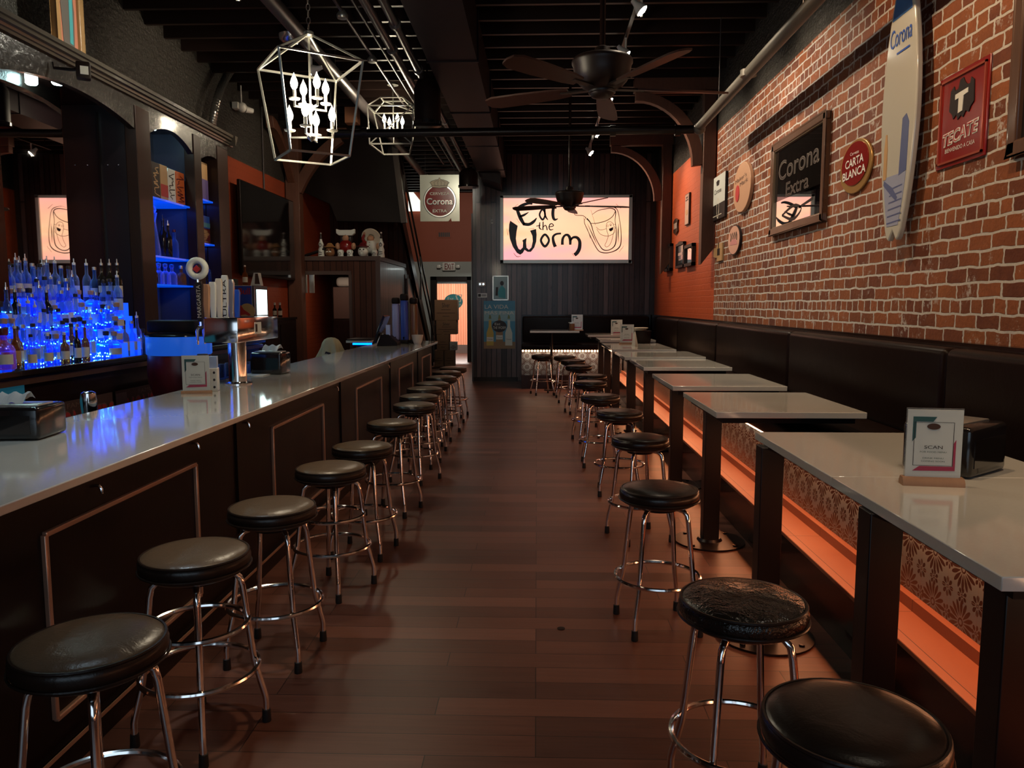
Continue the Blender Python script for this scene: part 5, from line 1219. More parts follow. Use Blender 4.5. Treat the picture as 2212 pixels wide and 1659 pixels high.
# floodlight fixed to the fascia
pt = onX(180, 152, -3.45); t = thing('floodlight', 'small black floodlight projecting from the cornice above the mirror', 'floodlight', pt, .5)
MB().rbox(-.05, .05, -.045, .045, -.07, .06, .015).build('housing', M['black'], t); MB().box(-.02, .035, -.05, -.044, -.04, .02).build('lens', M['white'], t)
MB().tube([(0, .04, .02), (-.08, .1, .02), (-.2, .1, .02), (-.2, .1, .06)], .012, 8).build('mount_arm', M['black'], t)
# framed devotional-like picture above the cornice: a plain stand-in
t = thing('ornate_framed_picture', 'tall gold framed picture standing on the cornice at the top left', 'picture', (-4.16, 6.93, 3.648), PI / 2 + .12)
w2, hh_ = .25, 1.25; b = MB()
for a in ((-w2, -w2 + .07, 0, hh_), (w2 - .07, w2, 0, hh_), (-w2, w2, 0, .06), (-w2, w2, hh_ - .06, hh_)): b.box(a[0], a[1], -.05, 0, a[2], a[3])
b.build('frame', M['gold'], t, bevel=.012)
MB().box(-w2 + .06, w2 - .06, -.02, -.005, .05, hh_ - .05).build('canvas', mat('peach_canvas', (.42, .16, .10), .4), t)
b = MB(); b.prism([(-.08, .16), (.10, .18), (.13, .6), (.06, 1.0), (-.06, 1.0), (-.12, .6)], 'y', -.024, -.02); b.build('painted_shape', mat('muted_olive_paint', (.10, .09, .08), .4), t)
b = MB(); b.prism([(.02, .3), (.08, .3), (.10, .9), (.04, .98)], 'y', -.027, -.024); b.build('painted_fold', M['teal'], t)
# flexible duct and white wall camera on the left
p = [onX(458, 272, -4.2), onX(466, 225, -4.2), onX(482, 180, -4.2), onX(505, 145, -4.2), onX(540, 122, -4.2)]
b = MB(); pp = [Vector(q) for q in spl([tuple(v) for v in p], 16)]
b.tube(pp, [.045 if i % 2 else .055 for i in range(len(pp))], 12); tag(b.build('flexible_duct', M['flex']), 'silver flexible duct curving up from the back bar end', 'duct')
pt = onX(523, 232, -4.25); t = thing('security_camera', 'small white camera hanging on the left wall behind the lantern', 'camera', pt)
MB().ball((0, 0, 0), .07, 14, sy=1.2).build('body', M['white_enamel'], t); MB().box(-.10, -.02, -.12, .0, -.04, .05).build('mount', M['white_enamel'], t)
MB().tube([(.04, .03, -.02), (.12, .1, -.03)], [.05, .035], 12).build('lens_hood', M['white_enamel'], t); MB().cyl((0, -.02, .05), (0, -.02, .30), .01, 8).build('drop_tube', M['white_enamel'], t)
# ================================================================ LEFT WALL BEYOND THE BACK BAR
t = thing('television', 'large dark television on the orange left wall', 'television', (-4.22, 12.22, 2.76), PI / 2)
MB().box(-1.20, 1.20, .0, .05, -.70, .66).build('housing', M['black'], t, bevel=.01); MB().box(-1.18, 1.18, -.004, .0, -.66, .64).build('screen', M['tv'], t)
MB().box(-.3, .3, .05, .14, -.2, .2).build('wall_mount', M['black'], t)
tag(MB().cyl((LW + .02, 12.4, 3.42), (LW + .02, 12.4, 5.0), .012, 8).build('wall_conduit', M['conduit']), 'thin vertical conduit on the wall above the television', 'conduit')
# keg cooler with the branded drinks fridge
t = thing('keg_cooler', 'tall black cooler cabinet past the back bar, drinks fridge on top', 'cabinet', (-4.03, 10.5, 0))
MB().box(-.34, .33, -1.1, 1.25, 0, 1.42).build('body', M['black'], t, bevel=.01); MB().box(-.345, .345, -1.11, 1.26, 1.42, 1.455).build('top', M['black_gloss'], t)
for k in range(3): MB().box(.33, .342, -1.02 + k * .76, -.32 + k * .76, .1, 1.36).build('door', M['cabinet'], t)
ff = onZ(500, 684, 1.455); t = thing('drinks_fridge', 'small branded blue and silver drinks fridge with glowing door', 'fridge', (-3.95, 10.15, 1.455))
MB().box(-.22, .17, 0, .52, 0, .44).build('body', M['silver_panel'], t, bevel=.006)
b = MB(); b.add([(-.14, -.003, .005), (.168, -.003, .005), (.168, -.003, .435), (-.08, -.003, .435)], [(0, 1, 2, 3)]); b.build('blue_panel', M['navy'], t)
MB().prism(disc_pts(.10, .10, .105, .105, 24), 'y', -.006, -.003).build('sun_disc', M['sun'], t)
b = MB(); b.prism([(-.2, .05), (-.17, .10), (-.12, .12), (-.06, .17), (.02, .18), (.06, .12), (.12, .08), (.15, .05), (.12, .04), (.08, .06), (.02, .05), (-.02, .02), (-.06, .06), (-.12, .06), (-.17, .03)], 'y', -.010, -.006); b.build('bull_emblem', M['red_matte'], t)
text('lettering', 'Red Bull', -.03, .365, .36, .085, M['red_matte'], t, y=-.008, offset=.02)
MB().box(.17, .205, 0, .50, .0, .44).build('door', M['steel_blue'], t, bevel=.004); MB().box(.205, .209, .08, .46, .05, .39).build('lit_pane', M['cooler_glow'], t)
light('AREA', 'fridge_glow', (-3.72, 10.4, 1.68), 1.6, (.7, 1, .95), (-3, 10.4, 1.6), .3, .3)
bottle('round', 'glass_amber', 'silver', 'cream', (-3.92, 10.3, 1.90), 'beer bottle standing on the small drinks fridge', 'things on the drinks fridge', .85, 'beer_bottle')
t = thing('table_tent', 'white folded card standing on the small drinks fridge', 'card', (-3.80, 10.35, 1.90)); MB().prism([(-.07, 0), (.07, 0), (.04, .17), (-.02, .17)], 'y', 0, .10).build('card', M['white'], t); MB().prism([(-.01, .02), (.06, .02), (.035, .16), (0, .16)], 'y', -.003, 0).build('print', M['carton_print'], t)
t = thing('coaster_stack', 'dark stack of coasters at the left of the fridge top', 'coasters', (-4.08, 10.25, 1.90)); 
for k in range(4): MB().box(-.06, .06, -.06, .06, k * .022, k * .022 + .017).build('coaster', M['teal_dark'], t)
for i, px in enumerate((594, 612, 623)):
    pt = onZ(px, 684, 1.455); bottle('mini', 'glass_dark', 'white_enamel', 'cream', (pt.x if pt.x > -4.3 else -4.0, min(max(pt.y, 10.9), 11.6), 1.455), 'little bottle on the black cooler, %s right of the fridge' % ORD[i], 'little bottles on the black cooler', 1.45, 'sauce_bottle')
pts = [(590, 0), (612, 1), (623, 2)]
# ================================================================ TAP TOWER AND BAR TOP THINGS
pt = onZ(515, 829, BZ); tx, ty = pt.x, pt.y
t = thing('beer_tap_tower', 'chrome beer tap tower with long box head standing on the bar', 'beer tap', (tx, ty, BZ))
MB().lathe([(.0, 0), (.105, 0), (.105, .008), (.075, .014), (.066, .02), (.066, .32), (0, .32)], (0, 0, 0), 36).build('column', M['chrome'], t)
MB().rbox(-.19, .065, -.14, .74, .315, .50, .008).build('head', M['chrome'], t)
MB().box(.064, .067, .20, .34, .37, .46).build('maker_plate', M['white'], t)
MB().box(.067, .069, .21, .25, .385, .445).build('plate_symbol', M['ink'], t)
hd = [('tap_handle_wheel', -.05), ('x', .08), ('x', .21), ('x', .34), ('x', .47), ('x', .60), ('x', .73)]
hm = ['ink', 'oak', 'white', 'cream', 'white', 'silver', 'blue_print']
for k in range(7):
    y = -.08 + k * .118; MB().tube([(-.19, y, .43), (-.25, y, .43), (-.265, y, .40), (-.262, y, .30)], [.012, .014, .013, .008], 10).build('faucet', M['chrome'], t)
    h = [.30, .28, .30, .33, .36, .33, .25][k]
    x = -.235
    hh = MB().prism([(x - .015, .47), (x + .015, .47), (x + .028, .47 + h * .9), (x + .020, .47 + h), (x - .020, .47 + h), (x - .028, .47 + h * .9)], 'y', y - .015, y + .015).build('tap_handle', M[hm[k]], t, bevel=.004)
    MB().cyl((x, y, .43), (x, y, .475), .010, 8).build('handle_ferrule', M['chrome'], hh)
    wd = {0: 'MARGARITA', 4: 'ULTRA'}.get(k)
    if wd: text('handle_lettering', wd, x, .47 + h * .5, h * .8, .03, M['cream'] if k == 0 else M['ink'], hh, y=y - .018, rot=PI / 2)
MB().tube([(-.235 + .06 * math.cos(2 * PI * k / 24), -.10, .86 + .06 * math.sin(2 * PI * k / 24)) for k in range(24)], .024, 10, closed=True).build('ring_handle', M['white'], t)
MB().prism([(-.265, .855), (-.235, .83), (-.205, .855), (-.235, .885)], 'y', -.115, -.105).build('ring_emblem', M['red_matte'], t)
MB().cyl((-.235, -.10, .76), (-.235, -.10, .82), .012, 8).build('ring_stem', M['chrome'], t)
def menu(loc, rz, lab, s=1.0, ring=False, big=False, rose=None, grp='menu stands'):
    t = thing('menu_stand', lab, 'menu stand', loc, rz, grp); w_, h_ = .052 * s, .165 * s
    if big: w_ = .066 * s; h_ = .178 * s
    t2 = MB().prism([(-.018, 0), (.018, 0), (.018, .010), (.010, .022), (-.010, .022), (-.018, .010)], 'x', -w_ * 1.12, w_ * 1.12).build('wood_base', M['oak'], t)
    MB().box(-w_, w_, -.003, .001, .018, .018 + h_).build('card', M['white'], t); MB().box(-w_ - .002, w_ + .002, .001, .003, .016, .022 + h_).build('acrylic_sleeve', M['acrylic'], t)
    zc = .018 + h_ * .52
    b = MB(); fr = [(-w_ * .74, zc - h_ * .33), (w_ * .68, zc - h_ * .33), (w_ * .68, zc + h_ * .30), (-w_ * .74, zc + h_ * .30)]
    b.stroke([(x, z, .0016 * s) for x, z in fr], y1=-.0045, closed=True); b.build('printed_frame', M['ink'], t)
    MB().prism([(-w_ * .8, zc + h_ * .30 - .05 * s), (-w_ * .8, zc + h_ * .38), (w_ * .05, zc + h_ * .38), (-w_ * .08, zc + h_ * .31), (-w_ * .68, zc + h_ * .31), (-w_ * .68, zc + h_ * .30 - .04 * s)], 'y', -.0042, -.003).build('green_corner', M['teal_dark'], t)
    MB().prism([(w_ * .78, zc - h_ * .4), (w_ * .78, zc + h_ * .05), (w_ * .70, zc + h_ * .0), (w_ * .70, zc - h_ * .34), (-w_ * .5, zc - h_ * .34), (-w_ * .75, zc - h_ * .41)], 'y', -.0042, -.003).build('red_corner', M[rose or 'berry'], t)
    MB().prism(disc_pts(-w_ * .05, zc + h_ * .24, w_ * .24, h_ * .045, 20), 'y', -.0048, -.003).build('logo_oval', M['carton_print'], t)
    text('lettering', 'SCAN', -w_ * .03, zc - h_ * .06, w_ * .66, h_ * .048, M['ink'], t, y=-.0052)
    text('lettering', 'FOR FOOD MENU', -w_ * .03, zc - h_ * .13, w_ * .95, h_ * .022, M['teal_dark'], t, y=-.0052)
    text('lettering', 'DRINK MENU', -w_ * .03, zc - h_ * .22, w_ * .75, h_ * .020, M['teal_dark'], t, y=-.0052); text('lettering', 'COMING SOON', -w_ * .03, zc - h_ * .265, w_ * .85, h_ * .020, M['teal_dark'], t, y=-.0052)
    return t
def napkins(loc, rz, lab, s=1.0, paper=True, grp='napkin dispensers', w_=.095, d_=.075, h_=.13):
    t = thing('napkin_dispenser', lab, 'napkin dispenser', loc, rz, grp)
    MB().rbox(-w_ * s, w_ * s, -d_ * s, d_ * s, .002, h_ * s, .02 * s, 3).build('body', M['black_gloss'], t)
    MB().box(-w_ * .8 * s, w_ * .8 * s, -d_ * 1.02 * s, -d_ * .98 * s, h_ * .2 * s, h_ * .75 * s).build('face_plate', M['smoke_glass'], t)
    MB().rbox(-w_ * .85 * s, w_ * .85 * s, -d_ * .55 * s, d_ * .55 * s, (h_ - .008) * s, (h_ + .006) * s, .006 * s).build('top_rim', M['silver'], t)
    if paper:
        b = MB(); vs = []; n = 10
        for j in range(4):
            for i in range(n + 1):
                x = (-.07 + .14 * i / n) * s; vs.append((x + .01 * j * s, (-.02 + .02 * j) * s, (h_ + .006 + (0, .035, .05, .02)[j] + .008 * math.sin(i * 1.3 + j)) * s))
        b.add(vs, [(j * (n + 1) + i, j * (n + 1) + i + 1, (j + 1) * (n + 1) + i + 1, (j + 1) * (n + 1) + i) for j in range(3) for i in range(n)], True); b.build('napkin', M['paper'], t)
    return t
# front right table
mp = onZ(2012, 1048, ZT); 
m1 = menu((mp.x, mp.y, ZT), math.radians(-8), 'white menu stand on wood base on the nearest table', 1.0, big=True)
m1.scale = (1.40, 1.40, 1.40)
napkins((1.645, 3.045, ZT), math.radians(36.9), 'black napkin dispenser behind the menu stand on the nearest table', 1.0, False, w_=.15, d_=.13, h_=.195)
# bar: menu + booklet
pt = onZ(425, 850, BZ); m2 = menu((pt.x, pt.y, BZ), math.radians(12), 'white menu stand on the bar beside the tap tower', 1.5, big=True); m2.scale = (.88, .88, .9)
pt = onZ(455, 845, BZ); t = thing('condiment_holder', 'pale perforated holder right of the bar menu stand', 'holder', (pt.x, pt.y, BZ), .25)
MB().box(-.03, .05, -.02, .08, 0, .16).build('body', M['white_enamel'], t, bevel=.004); b = MB()
for z in (.03, .08, .13): b.prism(disc_pts(.03, z, .008, .009, 12), 'y', -.022, -.019)
b.build('holes', M['ink'], t); MB().box(-.03, .045, .0, .07, .16, .24).build('blue_packet', M['blue_lab'], t)
MB().lathe([(0, 0), (.03, 0), (.035, .004), (.035, .02), (0, .022)], (-.04, -.02, .24)).build('round_badge', M['ink'], t)
pt = onZ(30, 955, BZ); napkins((pt.x - .10, pt.y + .14, BZ), math.radians(6), 'black napkin dispenser at the left edge of the bar', .9, True, w_=.20, d_=.14, h_=.165)
pt = onZ(586, 808, BZ); napkins((pt.x - .02, pt.y + .05, BZ), math.radians(-4), 'black napkin dispenser on the bar behind the tap tower', 1.0, True, w_=.14, d_=.11, h_=.19)
pt = onZ(560, 808, BZ); tag(MB().box(-.13, .13, -.10, .10, .001, .006).build('napkin_sheet', M['paper'], None, loc=(pt.x - .02, pt.y - .12, BZ)), 'flat paper napkin lying right of the tap tower', 'napkin')
# glass rack clutter behind the tower
pt = onZ(503, 800, BZ); t = thing('glass_rack', 'dark rack with upturned glasses behind the tap tower', 'rack', (-2.66, 6.9, .95))
MB().box(-.22, .22, -.25, .25, 0, .03).build('tray', M['black'], t)
for i in range(3):
    for j in range(3): MB().lathe([(.03, .03), (.035, .04), (.026, .17), (.024, .17)], (-.15 + i * .13, -.15 + j * .14, 0), 14).build('glass', M['glass_clear'], t)
# well station behind the bar
t = thing('bar_well', 'dark steel well station behind the bar', 'bar station', (-2.75, 5.6, 0))
MB().box(-.27, .24, -4.5, 6.6, 0, .90).build('body', M['black'], t); MB().box(-.28, .245, -4.5, 6.6, .90, .925).build('rim', M['steel_dark'], t)
# red barrel shaped machine
pt = onY(375, 850, 5.9); t = thing('ice_barrel', 'dark red barrel bin with steel rim coloured to glow blue and black lid behind the bar', 'barrel', (-2.83, 6.0, .925))
MB().lathe([(0, 0), (.20, 0), (.21, .03), (.235, .12), (.24, .22), (.232, .33), (0, .33)], (0, 0, 0), 36).build('barrel', M['dark_red'], t)
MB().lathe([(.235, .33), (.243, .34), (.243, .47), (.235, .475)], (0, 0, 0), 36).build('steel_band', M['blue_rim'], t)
MB().lathe([(0, .47), (.245, .475), (.25, .485), (.2, .5), (0, .5)], (0, 0, 0), 36).build('lid', M['black_gloss'], t)
MB().rbox(-.20, .18, -.12, .12, .505, .60, .02).build('lid_box', M['black'], t)
# posters on the low cooler doors behind the bar
for i, (y0, y1) in enumerate(((5.05, 6.0), (6.05, 7.0))):
    t = thing('monster_poster', '%s red lettered monster poster on the cabinet under the back bar' % ('nearer' if i == 0 else 'farther'), 'poster', (-3.397, (y0 + y1) / 2, .70), PI / 2, 'posters under the back bar')
    w_ = (y1 - y0) / 2
    MB().box(-w_, w_, -.006, 0, -.25, .25).build('sheet', M['carton_print'], t); MB().box(-w_, -w_ + .16, -.008, -.006, -.25, .23).build('side_strip', M['tan_dark'], t)
    text('lettering_outline', 'MONSTERS', .08, .07, w_ * 1.72, .23, M['tan_dark'], t, y=-.009, offset=.04); text('lettering', 'MONSTERS', .08, .07, w_ * 1.66, .21, M['red_matte'], t, y=-.011, offset=.02)
    text('lettering', 'FAMOUS', .05, .215, .35, .035, M['tan_dark'], t, y=-.009)
t = thing('cooler_door', 'blue-green lit cooler door under the back bar at the left', 'cooler', (-3.397, 4.45, .70), PI / 2)
MB().box(-.5, .5, -.01, 0, -.4, .44).build('pane', M['teal_pane'], t); 
pt = onZ(203, 880, .93); t = thing('cocktail_shaker', 'chrome shaker top showing above the bar edge', 'shaker', (-2.66, 4.45, .925)); MB().lathe([(0, 0), (.035, 0), (.045, .12), (.047, .16), (.04, .20), (.025, .21), (0, .212)], (0, 0, 0), 24).build('body', M['chrome'], t)
for i, px in enumerate((107, 131)):
    q = onZ(px, 900, .93); bottle('tall', 'glass_dark', 'chrome', None, (-2.60, 3.95 + i * .14, .74), 'pourer tip of a well bottle above the bar edge, %s' % ('left one' if i == 0 else 'right one'), 'well bottles', .85)
# towel draped over a stand near the bar's back edge
q = onZ(712, 770, BZ); t = thing('draped_towel', 'khaki towel draped over a round thing at the back edge of the bar', 'towel', (-2.68, 9.95, .985))
b = MB(); n = 52; pr = [(.0, .235), (.05, .228), (.09, .205), (.115, .16), (.13, .10), (.15, .04), (.175, -.01), (.205, -.06)]; vs = []
for r, z in pr:
    for k in range(n):
        a = 2 * PI * k / n; f = 1 + (.16 * math.sin(a * 6 + z * 9) + .07 * math.sin(a * 11)) * min(1, 1.1 - z / .235); vs.append((r * f * math.cos(a), r * f * math.sin(a), z + (.02 * math.sin(a * 3 + 1) if z < .03 else 0)))
b.add(vs, [(i * n + k, i * n + (k + 1) % n, (i + 1) * n + (k + 1) % n, (i + 1) * n + k) for i in range(len(pr) - 1) for k in range(n)], True); b.build('towel', M['towel'], t)
MB().prism([(-.05, .02), (.02, .0), (.03, .045), (-.03, .06)], 'y', -.168, -.150).build('printed_letters', M['ink'], t)
MB().cyl((0, 0, -.06), (0, 0, .2), .05, 12).build('stand', M['black'], t)
# register, tray, dispensers at the far end
q = onZ(838, 738, BZ); t = thing('cash_register', 'black angled touchscreen register at the far end of the bar', 'register', (-2.18, 11.2, BZ))
MB().prism([(-.14, 0), (.16, 0), (.16, .05), (.02, .16), (-.08, .16)], 'y', -.14, .14).build('base', M['black'], t, bevel=.008)
MB().prism([(-.19, .03), (-.16, .03), (.00, .42), (-.03, .44)], 'y', -.20, .20).build('screen', M['tv'], t, bevel=.004)
MB().box(-.02, .04, -.04, .04, .1, .3).build('stand_arm', M['silver'], t)
t = thing('serving_shelf', 'white edged raised shelf with blue light underneath, left of the register', 'shelf', (-2.60, 11.9, .95))
MB().box(-.30, .095, -.3, .3, .115, .15).build('shelf_board', M['white_enamel'], t, bevel=.004); MB().box(-.29, .09, -.31, .29, .151, .17).build('mat', M['black'], t)
MB().box(-.2, .09, -.29, -.27, .085, .11).build('led_bar', M['blue_glow'], t); MB().box(-.15, .09, -.2, .2, -.025, .115).build('pedestal', M['black'], t)
for i, (x, y, m_, lab, s) in enumerate(((-2.15, 11.72, 'violet', 'lavender sided tall drink dispenser on the bar end', 1), (-2.02, 11.72, 'navy', 'dark blue tall drink dispenser, middle of three on the bar end', 1.08), (-1.89, 11.80, 'brown', 'brown tall drink dispenser, right of three on the bar end', 1.0))):
    t = thing('drink_dispenser', lab, 'drink dispenser', (x, y, BZ), 0, 'drink dispensers at the bar end')
    MB().rbox(-.055, .055, -.07, .07, .02, .62 * s, .035, 3).build('tank', M[m_], t); MB().rbox(-.058, .058, -.075, .075, .60 * s, .70 * s, .03, 3).build('lid', M['black'], t); MB().rbox(-.06, .06, -.09, .08, 0, .06, .01).build('base', M['black'], t)
    MB().tube([(0, -.07, .10), (0, -.11, .10), (0, -.115, .07)], .010, 8).build('spigot', M['black_gloss'], t)
t = thing('tall_carton', 'small brown carton behind the register', 'carton', (-2.16, 12.0, BZ)); MB().box(-.05, .05, -.05, .05, 0, .45).build('body', M['cardboard'], t); MB().box(-.05, .05, -.052, -.05, .3, .42).build('print', M['ink'], t)
t = thing('paper_bowl', 'crumpled white napkins at the far end of the bar', 'napkins', (-1.80, 11.55, BZ))
b = MB(); b.lathe([(0, 0), (.05, .0), (.075, .06), (.09, .14), (.07, .1), (.0, .04)], (0, 0, 0), 9); b.build('napkins', M['white_enamel'], t)
# floor cabinet below
# ================================================================ WOODEN BOX ROOM, FIGURINES, STAIR
BXR = -2.81; BY = 13.7; BT = 2.48
st_ = MB(); st_.box(LW, -3.34, BY, BY + .1, 2.21, BT); st_.box(-3.34, BXR, BY, BY + .1, 0, BT); w_ob = st_.build('wall_kitchen_front', M['panel_brown']); struct(w_ob, 'brown board wall with a doorway behind the bar')
w2_ = MB(); w2_.box(BXR - .08, BXR, BY + .1, 16.4, 0, BT); struct(w2_.build('wall_kitchen_side', M['panel_side']), 'dark glossy board wall facing the aisle')
struct(MB().box(LW, BXR - .08, BY + .1, 16.4, 2.36, BT).build('trim_3', M['black']), 'flat top of the kitchen enclosure')
struct(MB().box(LW, BXR + .03, BY - .03, BY, BT - .06, BT + .015).build('trim_4', M['trim_wood']))
struct(MB().box(BXR, BXR + .03, BY, 16.4, BT - .06, BT + .015).build('trim_5', M['trim_wood']))
struct(MB().box(BXR - .05, BXR + .03, BY - .035, BY - .005, 0, BT - .06).build('trim_6', M['trim_wood']))
struct(MB().box(LW, -3.30, BY - .035, BY, 2.17, 2.235).build('trim_7', M['trim_wood'])); struct(MB().box(-3.345, -3.29, BY - .035, BY, 0, 2.17).build('trim_8', M['trim_wood']))
struct(MB().box(LW, BXR, 16.4, 16.5, 0, 5.0).build('wall_kitchen_back', M['panel_brown']))
struct(MB().prism([(-4.38, 5.0), (-2.62, 5.0), (-2.68, 4.7), (-2.42, 3.14), (-3.68, 3.17), (-3.80, 3.48), (-4.38, 3.74)], 'y', BY + .55, BY + .7).build('wall_stair_soffit', M['black']), 'black soffit panel under the stair')
# kitchen seen through the doorway
t = thing('kitchen_fridge', 'dark upright fridge seen through the board wall doorway', 'fridge', (-3.62, 15.3, 0)); MB().box(-.35, .35, -.35, .35, 0, 1.35).build('lower_door', M['cabinet'], t, bevel=.01); MB().box(-.35, .35, -.35, .35, 1.36, 1.98).build('upper_door', M['fridge_grey'], t, bevel=.01); MB().box(.25, .3, -.38, -.35, 1.6, 1.64).build('handle', M['silver'], t)
t = thing('white_sack', 'left pale sack on top of the kitchen fridge', 'sack', (-3.76, 15.2, 1.985), 0, 'sacks on the kitchen fridge'); MB().rbox(-.17, .17, -.2, .2, 0, .19, .07, 3).build('sack', M['paper'], t)
t = thing('white_sack', 'right pale sack on top of the kitchen fridge', 'sack', (-3.44, 15.2, 1.985), 0, 'sacks on the kitchen fridge'); MB().rbox(-.13, .13, -.2, .2, 0, .19, .07, 3).build('sack', M['paper'], t)
for i, x in enumerate((-4.16, -4.03)): tag(MB().box(-.04, .04, -.03, .03, 0, .36).build('hanging_dispenser', M['silver'], None, loc=(x, 13.76, 1.85)), '%s silver strip hanging at the board wall doorway' % ('left' if i == 0 else 'right'), 'dispenser', 'silver strips')
light('SPOT', 'ledge_fill_light', (-2.6, 10.6, 4.5), 45, (1, .85, .65), (-3.5, 13.9, 2.6), .04, spot=40)  # unseen fill added to brighten the figurines on the ledge
light('AREA', 'kitchen_light', (-3.7, 14.3, 2.3), 5, (1, .75, .55), None, .5, .3)
# figurines
def fig(px, lab, Y=13.88): p = onY(px, 550, Y); return p.x
FZ = BT + .001
def ceramic_bottle(px, lab, Y):
    t = thing('ceramic_bottle', lab, 'bottle', (fig(px, lab, Y), Y, FZ), 0, 'white ceramic bottles on the ledge')
    MB().lathe([(0, 0), (.055, 0), (.06, .02), (.05, .08), (.055, .13), (.035, .19), (.05, .23), (.022, .30), (.018, .34)], (0, 0, 0), 24).build('body', M['white'], t)
    MB().lathe([(.02, .33), (.026, .35), (.018, .37), (.014, .42)], (0, 0, 0), 16).build('neck_band', M['ink'], t); MB().ball((0, 0, .43), .02, 10).build('stopper', M['silver'], t)
    b = MB(); b.stroke([(x, z, .009) for x, z in disc_pts(0, .22, .02, .03, 14)], y1=-.056, closed=True); b.stroke([(-.03, .05, .01), (.03, .06, .01)], y1=-.063); b.stroke([(-.03, .10, .01), (.03, .09, .01)], y1=-.063); b.build('painted_swirls', M['ink'], t)
ceramic_bottle(694, 'white ceramic bottle at the left end of the ledge', 13.88); ceramic_bottle(824, 'white ceramic bottle at the right end of the ledge', 13.80)
def head_jug(px, lab, hat, face, Y):
    t = thing('sombrero_figurine', lab, 'figurine', (fig(px, lab, Y), Y, FZ), 0, 'sombrero heads on the ledge')
    MB().ball((0, 0, .10), .088, 18, sz=1.12).build('head', M[face], t); MB().lathe([(.06, .17), (.105, .185), (.11, .20), (.07, .205), (.055, .235), (.03, .26), (0, .265)], (0, 0, 0), 24).build('sombrero', M[hat], t)
    b = MB(); b.stroke([(-.05, .095, .006), (-.02, .108, .022), (0, .10, .012), (.02, .108, .022), (.05, .095, .006)], y1=-.093); b.build('moustache', M['white'], t)
    b = MB()
    for x in (-.03, .03): b.ball((x, -.078, .135), .014, 8)
    b.build('eyes', M['ink'], t); MB().ball((0, -.092, .115), .015, 8).build('nose', M[face], t)
head_jug(713, 'brown ceramic head with wide hat beside the left bottle', 'brown_l', 'brown', 13.9); head_jug(784, 'dark hatted pale ceramic head between the two seated figurines', 'dark_red', 'white', 13.80)
def seated(px, lab, hat, Y):
    t = thing('seated_figurine', lab, 'figurine', (fig(px, lab, Y), Y, FZ), 0, 'seated figurines on the ledge')
    MB().ball((0, 0, .21), .125, 20, sz=1.0, sy=.85).build('body', M['red'] if hat == 'chef' else M['white'], t)
    b = MB(); b.ball((-.145, -.03, .21), .045, 12, sz=1.4); b.ball((.145, -.03, .21), .045, 12, sz=1.4); b.ball((0, -.01, .35), .065, 16); b.build('skin', M['skin'], t)
    b = MB()
    for x in (-.085, .085): b.lathe([(0, 0), (.055, 0), (.058, .02), (.048, .06), (.06, .11), (.045, .14), (0, .145)], (x, -.07, 0), 18)
    b.build('white_boots', M['white'], t)
    b = MB()
    for x in (-.085, .085): b.stroke([(q, z, .006) for q, z in disc_pts(x, .07, .022, .025, 10)], y1=-.132, closed=True)
    b.build('boot_pattern', M['ink'], t)
    if hat == 'chef':
        MB().prism([(-.12, .40), (.12, .40), (.17, .44), (.17, .52), (.10, .50), (-.10, .50), (-.17, .52), (-.17, .44)], 'y', -.04, .04).build('bow_hat', M['white'], t, bevel=.012)
        b = MB(); b.ball((-.07, .02, .33), .06, 12, sz=1.5); b.ball((.07, .02, .33), .06, 12, sz=1.5); b.ball((0, .03, .39), .075, 12); b.build('hair', M['ink'], t)
    else:
        o = MB().lathe([(0, .10), (.05, .10), (.06, .03), (.17, .0), (.175, .02), (.08, .05), (.06, .12), (0, .13)], (0, 0, 0), 28).build('sombrero', M['cream'], t); o.location = (.0, .03, .37); o.rotation_euler = (math.radians(-62), 0, 0)
        b = MB(); b.tube([(-.10, -.03, .27), (-.13, -.05, .35), (-.10, -.06, .43)], [.035, .03, .02], 10); b.box(-.11, -.05, -.11, -.09, .17, .3); b.build('red_sleeve', M['red'], t); MB().ball((-.10, -.065, .44), .025, 10).build('hand', M['skin'], t)
        b = MB()
        for z in (.18, .23, .28): b.ball((0, -.105, z), .007, 6)
        b.build('buttons', M['ink'], t)
seated(748, 'seated ceramic figurine in red apron with white bow hat', 'chef', 14.0); seated(801, 'seated ceramic figurine with large round sombrero raising an arm', 'sombrero', 14.08)
t = thing('tilted_slate', 'dark slab leaning on the ledge left of the figurines', 'slab', (-3.95, 13.9, FZ)); MB().bar((-.25, 0, .03), (.15, 0, .16), .12, .03).build('slab', M['black'], t)
# stair
t = thing('staircase', 'steep dark stair with metal rails rising over the kitchen enclosure', 'staircase', (-2.75, 17, 0))
def sp(y, z, x=0): return (x, y - 17, z)
MB().bar(sp(20.2, .15), sp(13.9, 4.75), .06, .28).build('stringer', M['black_metal'], t)
for k, off in enumerate((.55, .95)): MB().bar(sp(20.3, .15 + off, .04), sp(14.4, 4.4 + off, .04), .035, .035).build('hand_rail' if k else 'mid_rail', M['rail'], t)
for y in (20.1, 18.0, 15.9): MB().bar(sp(y, .15 + (20.2 - y) * .73, .04), sp(y, 1.15 + (20.2 - y) * .73, .04), .04, .04).build('rail_post', M['rail'], t)
struct(MB().prism([(16.5, 0), (20.1, 0), (20.1, .2), (16.5, 2.85)], 'x', BXR - .06, BXR + .0).build('wall_stair_side', M['panel_side']), 'dark boards enclosing the space under the stair')
struct(MB().bar((-2.60, 14.15, 4.75), (-2.42, 14.15, 3.12), .10, .10).build('trim_9', M['rail']), 'grey sloping edge of the stair soffit')
# high window behind the stair
pt = onY(893, 366, 21.9); struct(MB().prism([(-3.62, 4.25), (-3.62, 4.95), (-3.05, 4.25)], 'y', 21.88, 21.93).build('window_2', mat('bright_high_window', (1, 1, 1), .4, emit=(.95, .97, .85), estr=1.0)), 'small bright triangle of window high behind the stair')
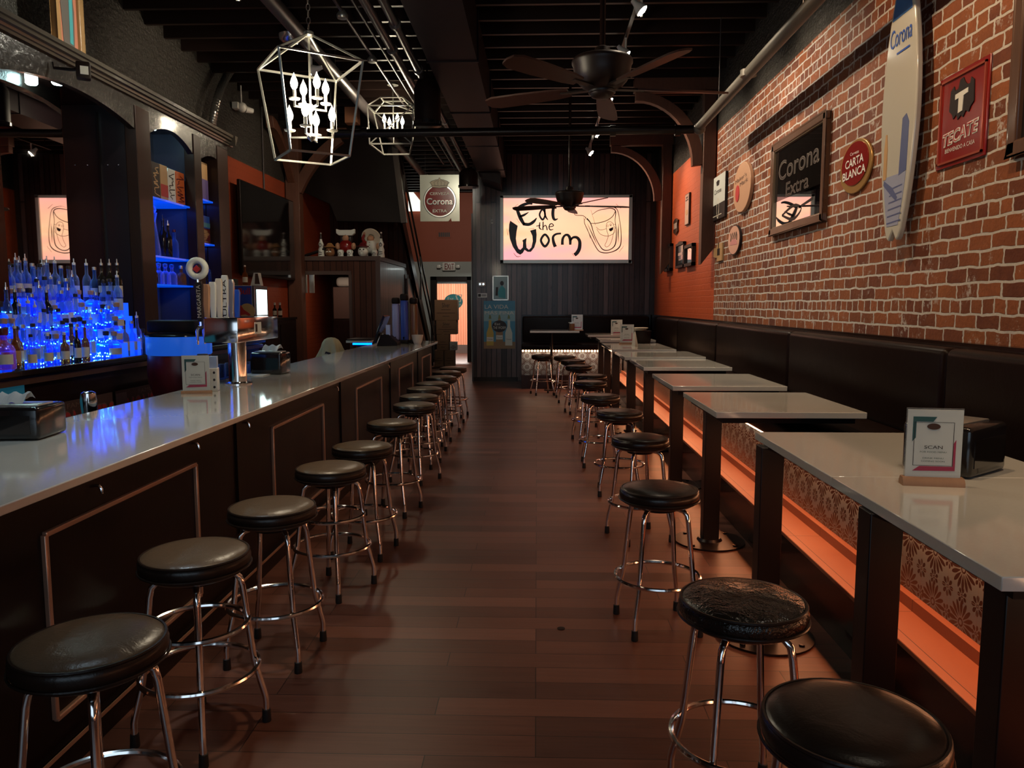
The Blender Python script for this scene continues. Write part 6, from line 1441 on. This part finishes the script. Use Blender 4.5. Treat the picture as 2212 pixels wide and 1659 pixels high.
# side door left of the stair boards
d = struct(MB().box(BXR - .01, BXR + .025, 16.55, 17.5, 0, 2.2).build('door_2', M['cabinet'])); MB().box(BXR + .025, BXR + .045, 16.5, 16.58, 0, 2.28).build('door_casing', M['trim_wood'], d)
# copper box on the ceiling by the cross pipe post
pt = onY(762, 278, 12.5); tag(MB().box(-.10, .10, -.1, .1, -.12, .12).build('copper_box', mat('copper_plate', (.45, .2, .11), .3, .6), None, loc=(pt.x, 12.5, 4.62)), 'small copper coloured box at the ceiling left of the smaller lantern', 'box')
# things on the far tables
t8 = 1.15
p = onZ(1261, 719, t8); menu((.78 - .02, 14.62, t8), 0, 'menu stand on the wide far table before the board wall', 1.6, big=True)
napkins((.70, 14.95, t8), 0, 'dark napkin holder behind the menu stand on the wide far table', 1.1, False)
t = thing('salt_shaker', 'brown and white tumbler left of the far menu stand', 'shaker', (.66, 14.58, t8)); MB().lathe([(0, 0), (.045, 0), (.05, .01), (.05, .13), (0, .135)], (0, 0, 0), 20).build('tumbler', M['brown'], t); MB().lathe([(0, .135), (.05, .135), (.045, .155), (0, .16)], (0, 0, 0), 20).build('lid', M['white'], t)
p = onZ(1333, 726, 1.09); menu((p.x, p.y + .1, 1.09), 0, 'menu stand on the eighth table, behind the lavender one', 1.5, big=True)
p = onZ(1354, 743, 1.05); menu((p.x, p.y, 1.05), .0, 'lavender tinted menu stand on the seventh table', 1.55, big=True, rose='berry')
p = onZ(1385, 742, 1.05); t = thing('condiment_caddy', 'dark round caddy with plates stacked on it on the seventh table', 'caddy', (p.x + .02, p.y + .12, 1.05))
MB().lathe([(0, 0), (.13, 0), (.14, .02), (.15, .19), (0, .19)], (0, 0, 0), 28).build('caddy', M['black'], t)
for k in range(3): MB().lathe([(0, 0), (.09, 0), (.125, .012), (.12, .016), (0, .008)], (-.05 + .012 * k, -.02, .193 + k * .016), 26).build('plate', M['cream'], t)
p = onZ(1371, 748, 1.05); tag(MB().lathe([(0, 0), (.045, 0), (.04, .05), (.008, .21), (0, .215)], (0, 0, 0), 4).build('table_tent', M['cream'], None, loc=p), 'cream pointed table tent right of the lavender menu stand', 'card')
# floor plate
p = onZ(1212, 1358, 0); tag(MB().lathe([(0, 0), (.02, 0), (.02, .002), (0, .003)], (0, 0, 0), 18).build('floor_cap', M['black'], None, loc=(p.x, p.y, .0005)), 'small round black cap set in the aisle floor', 'floor cap')
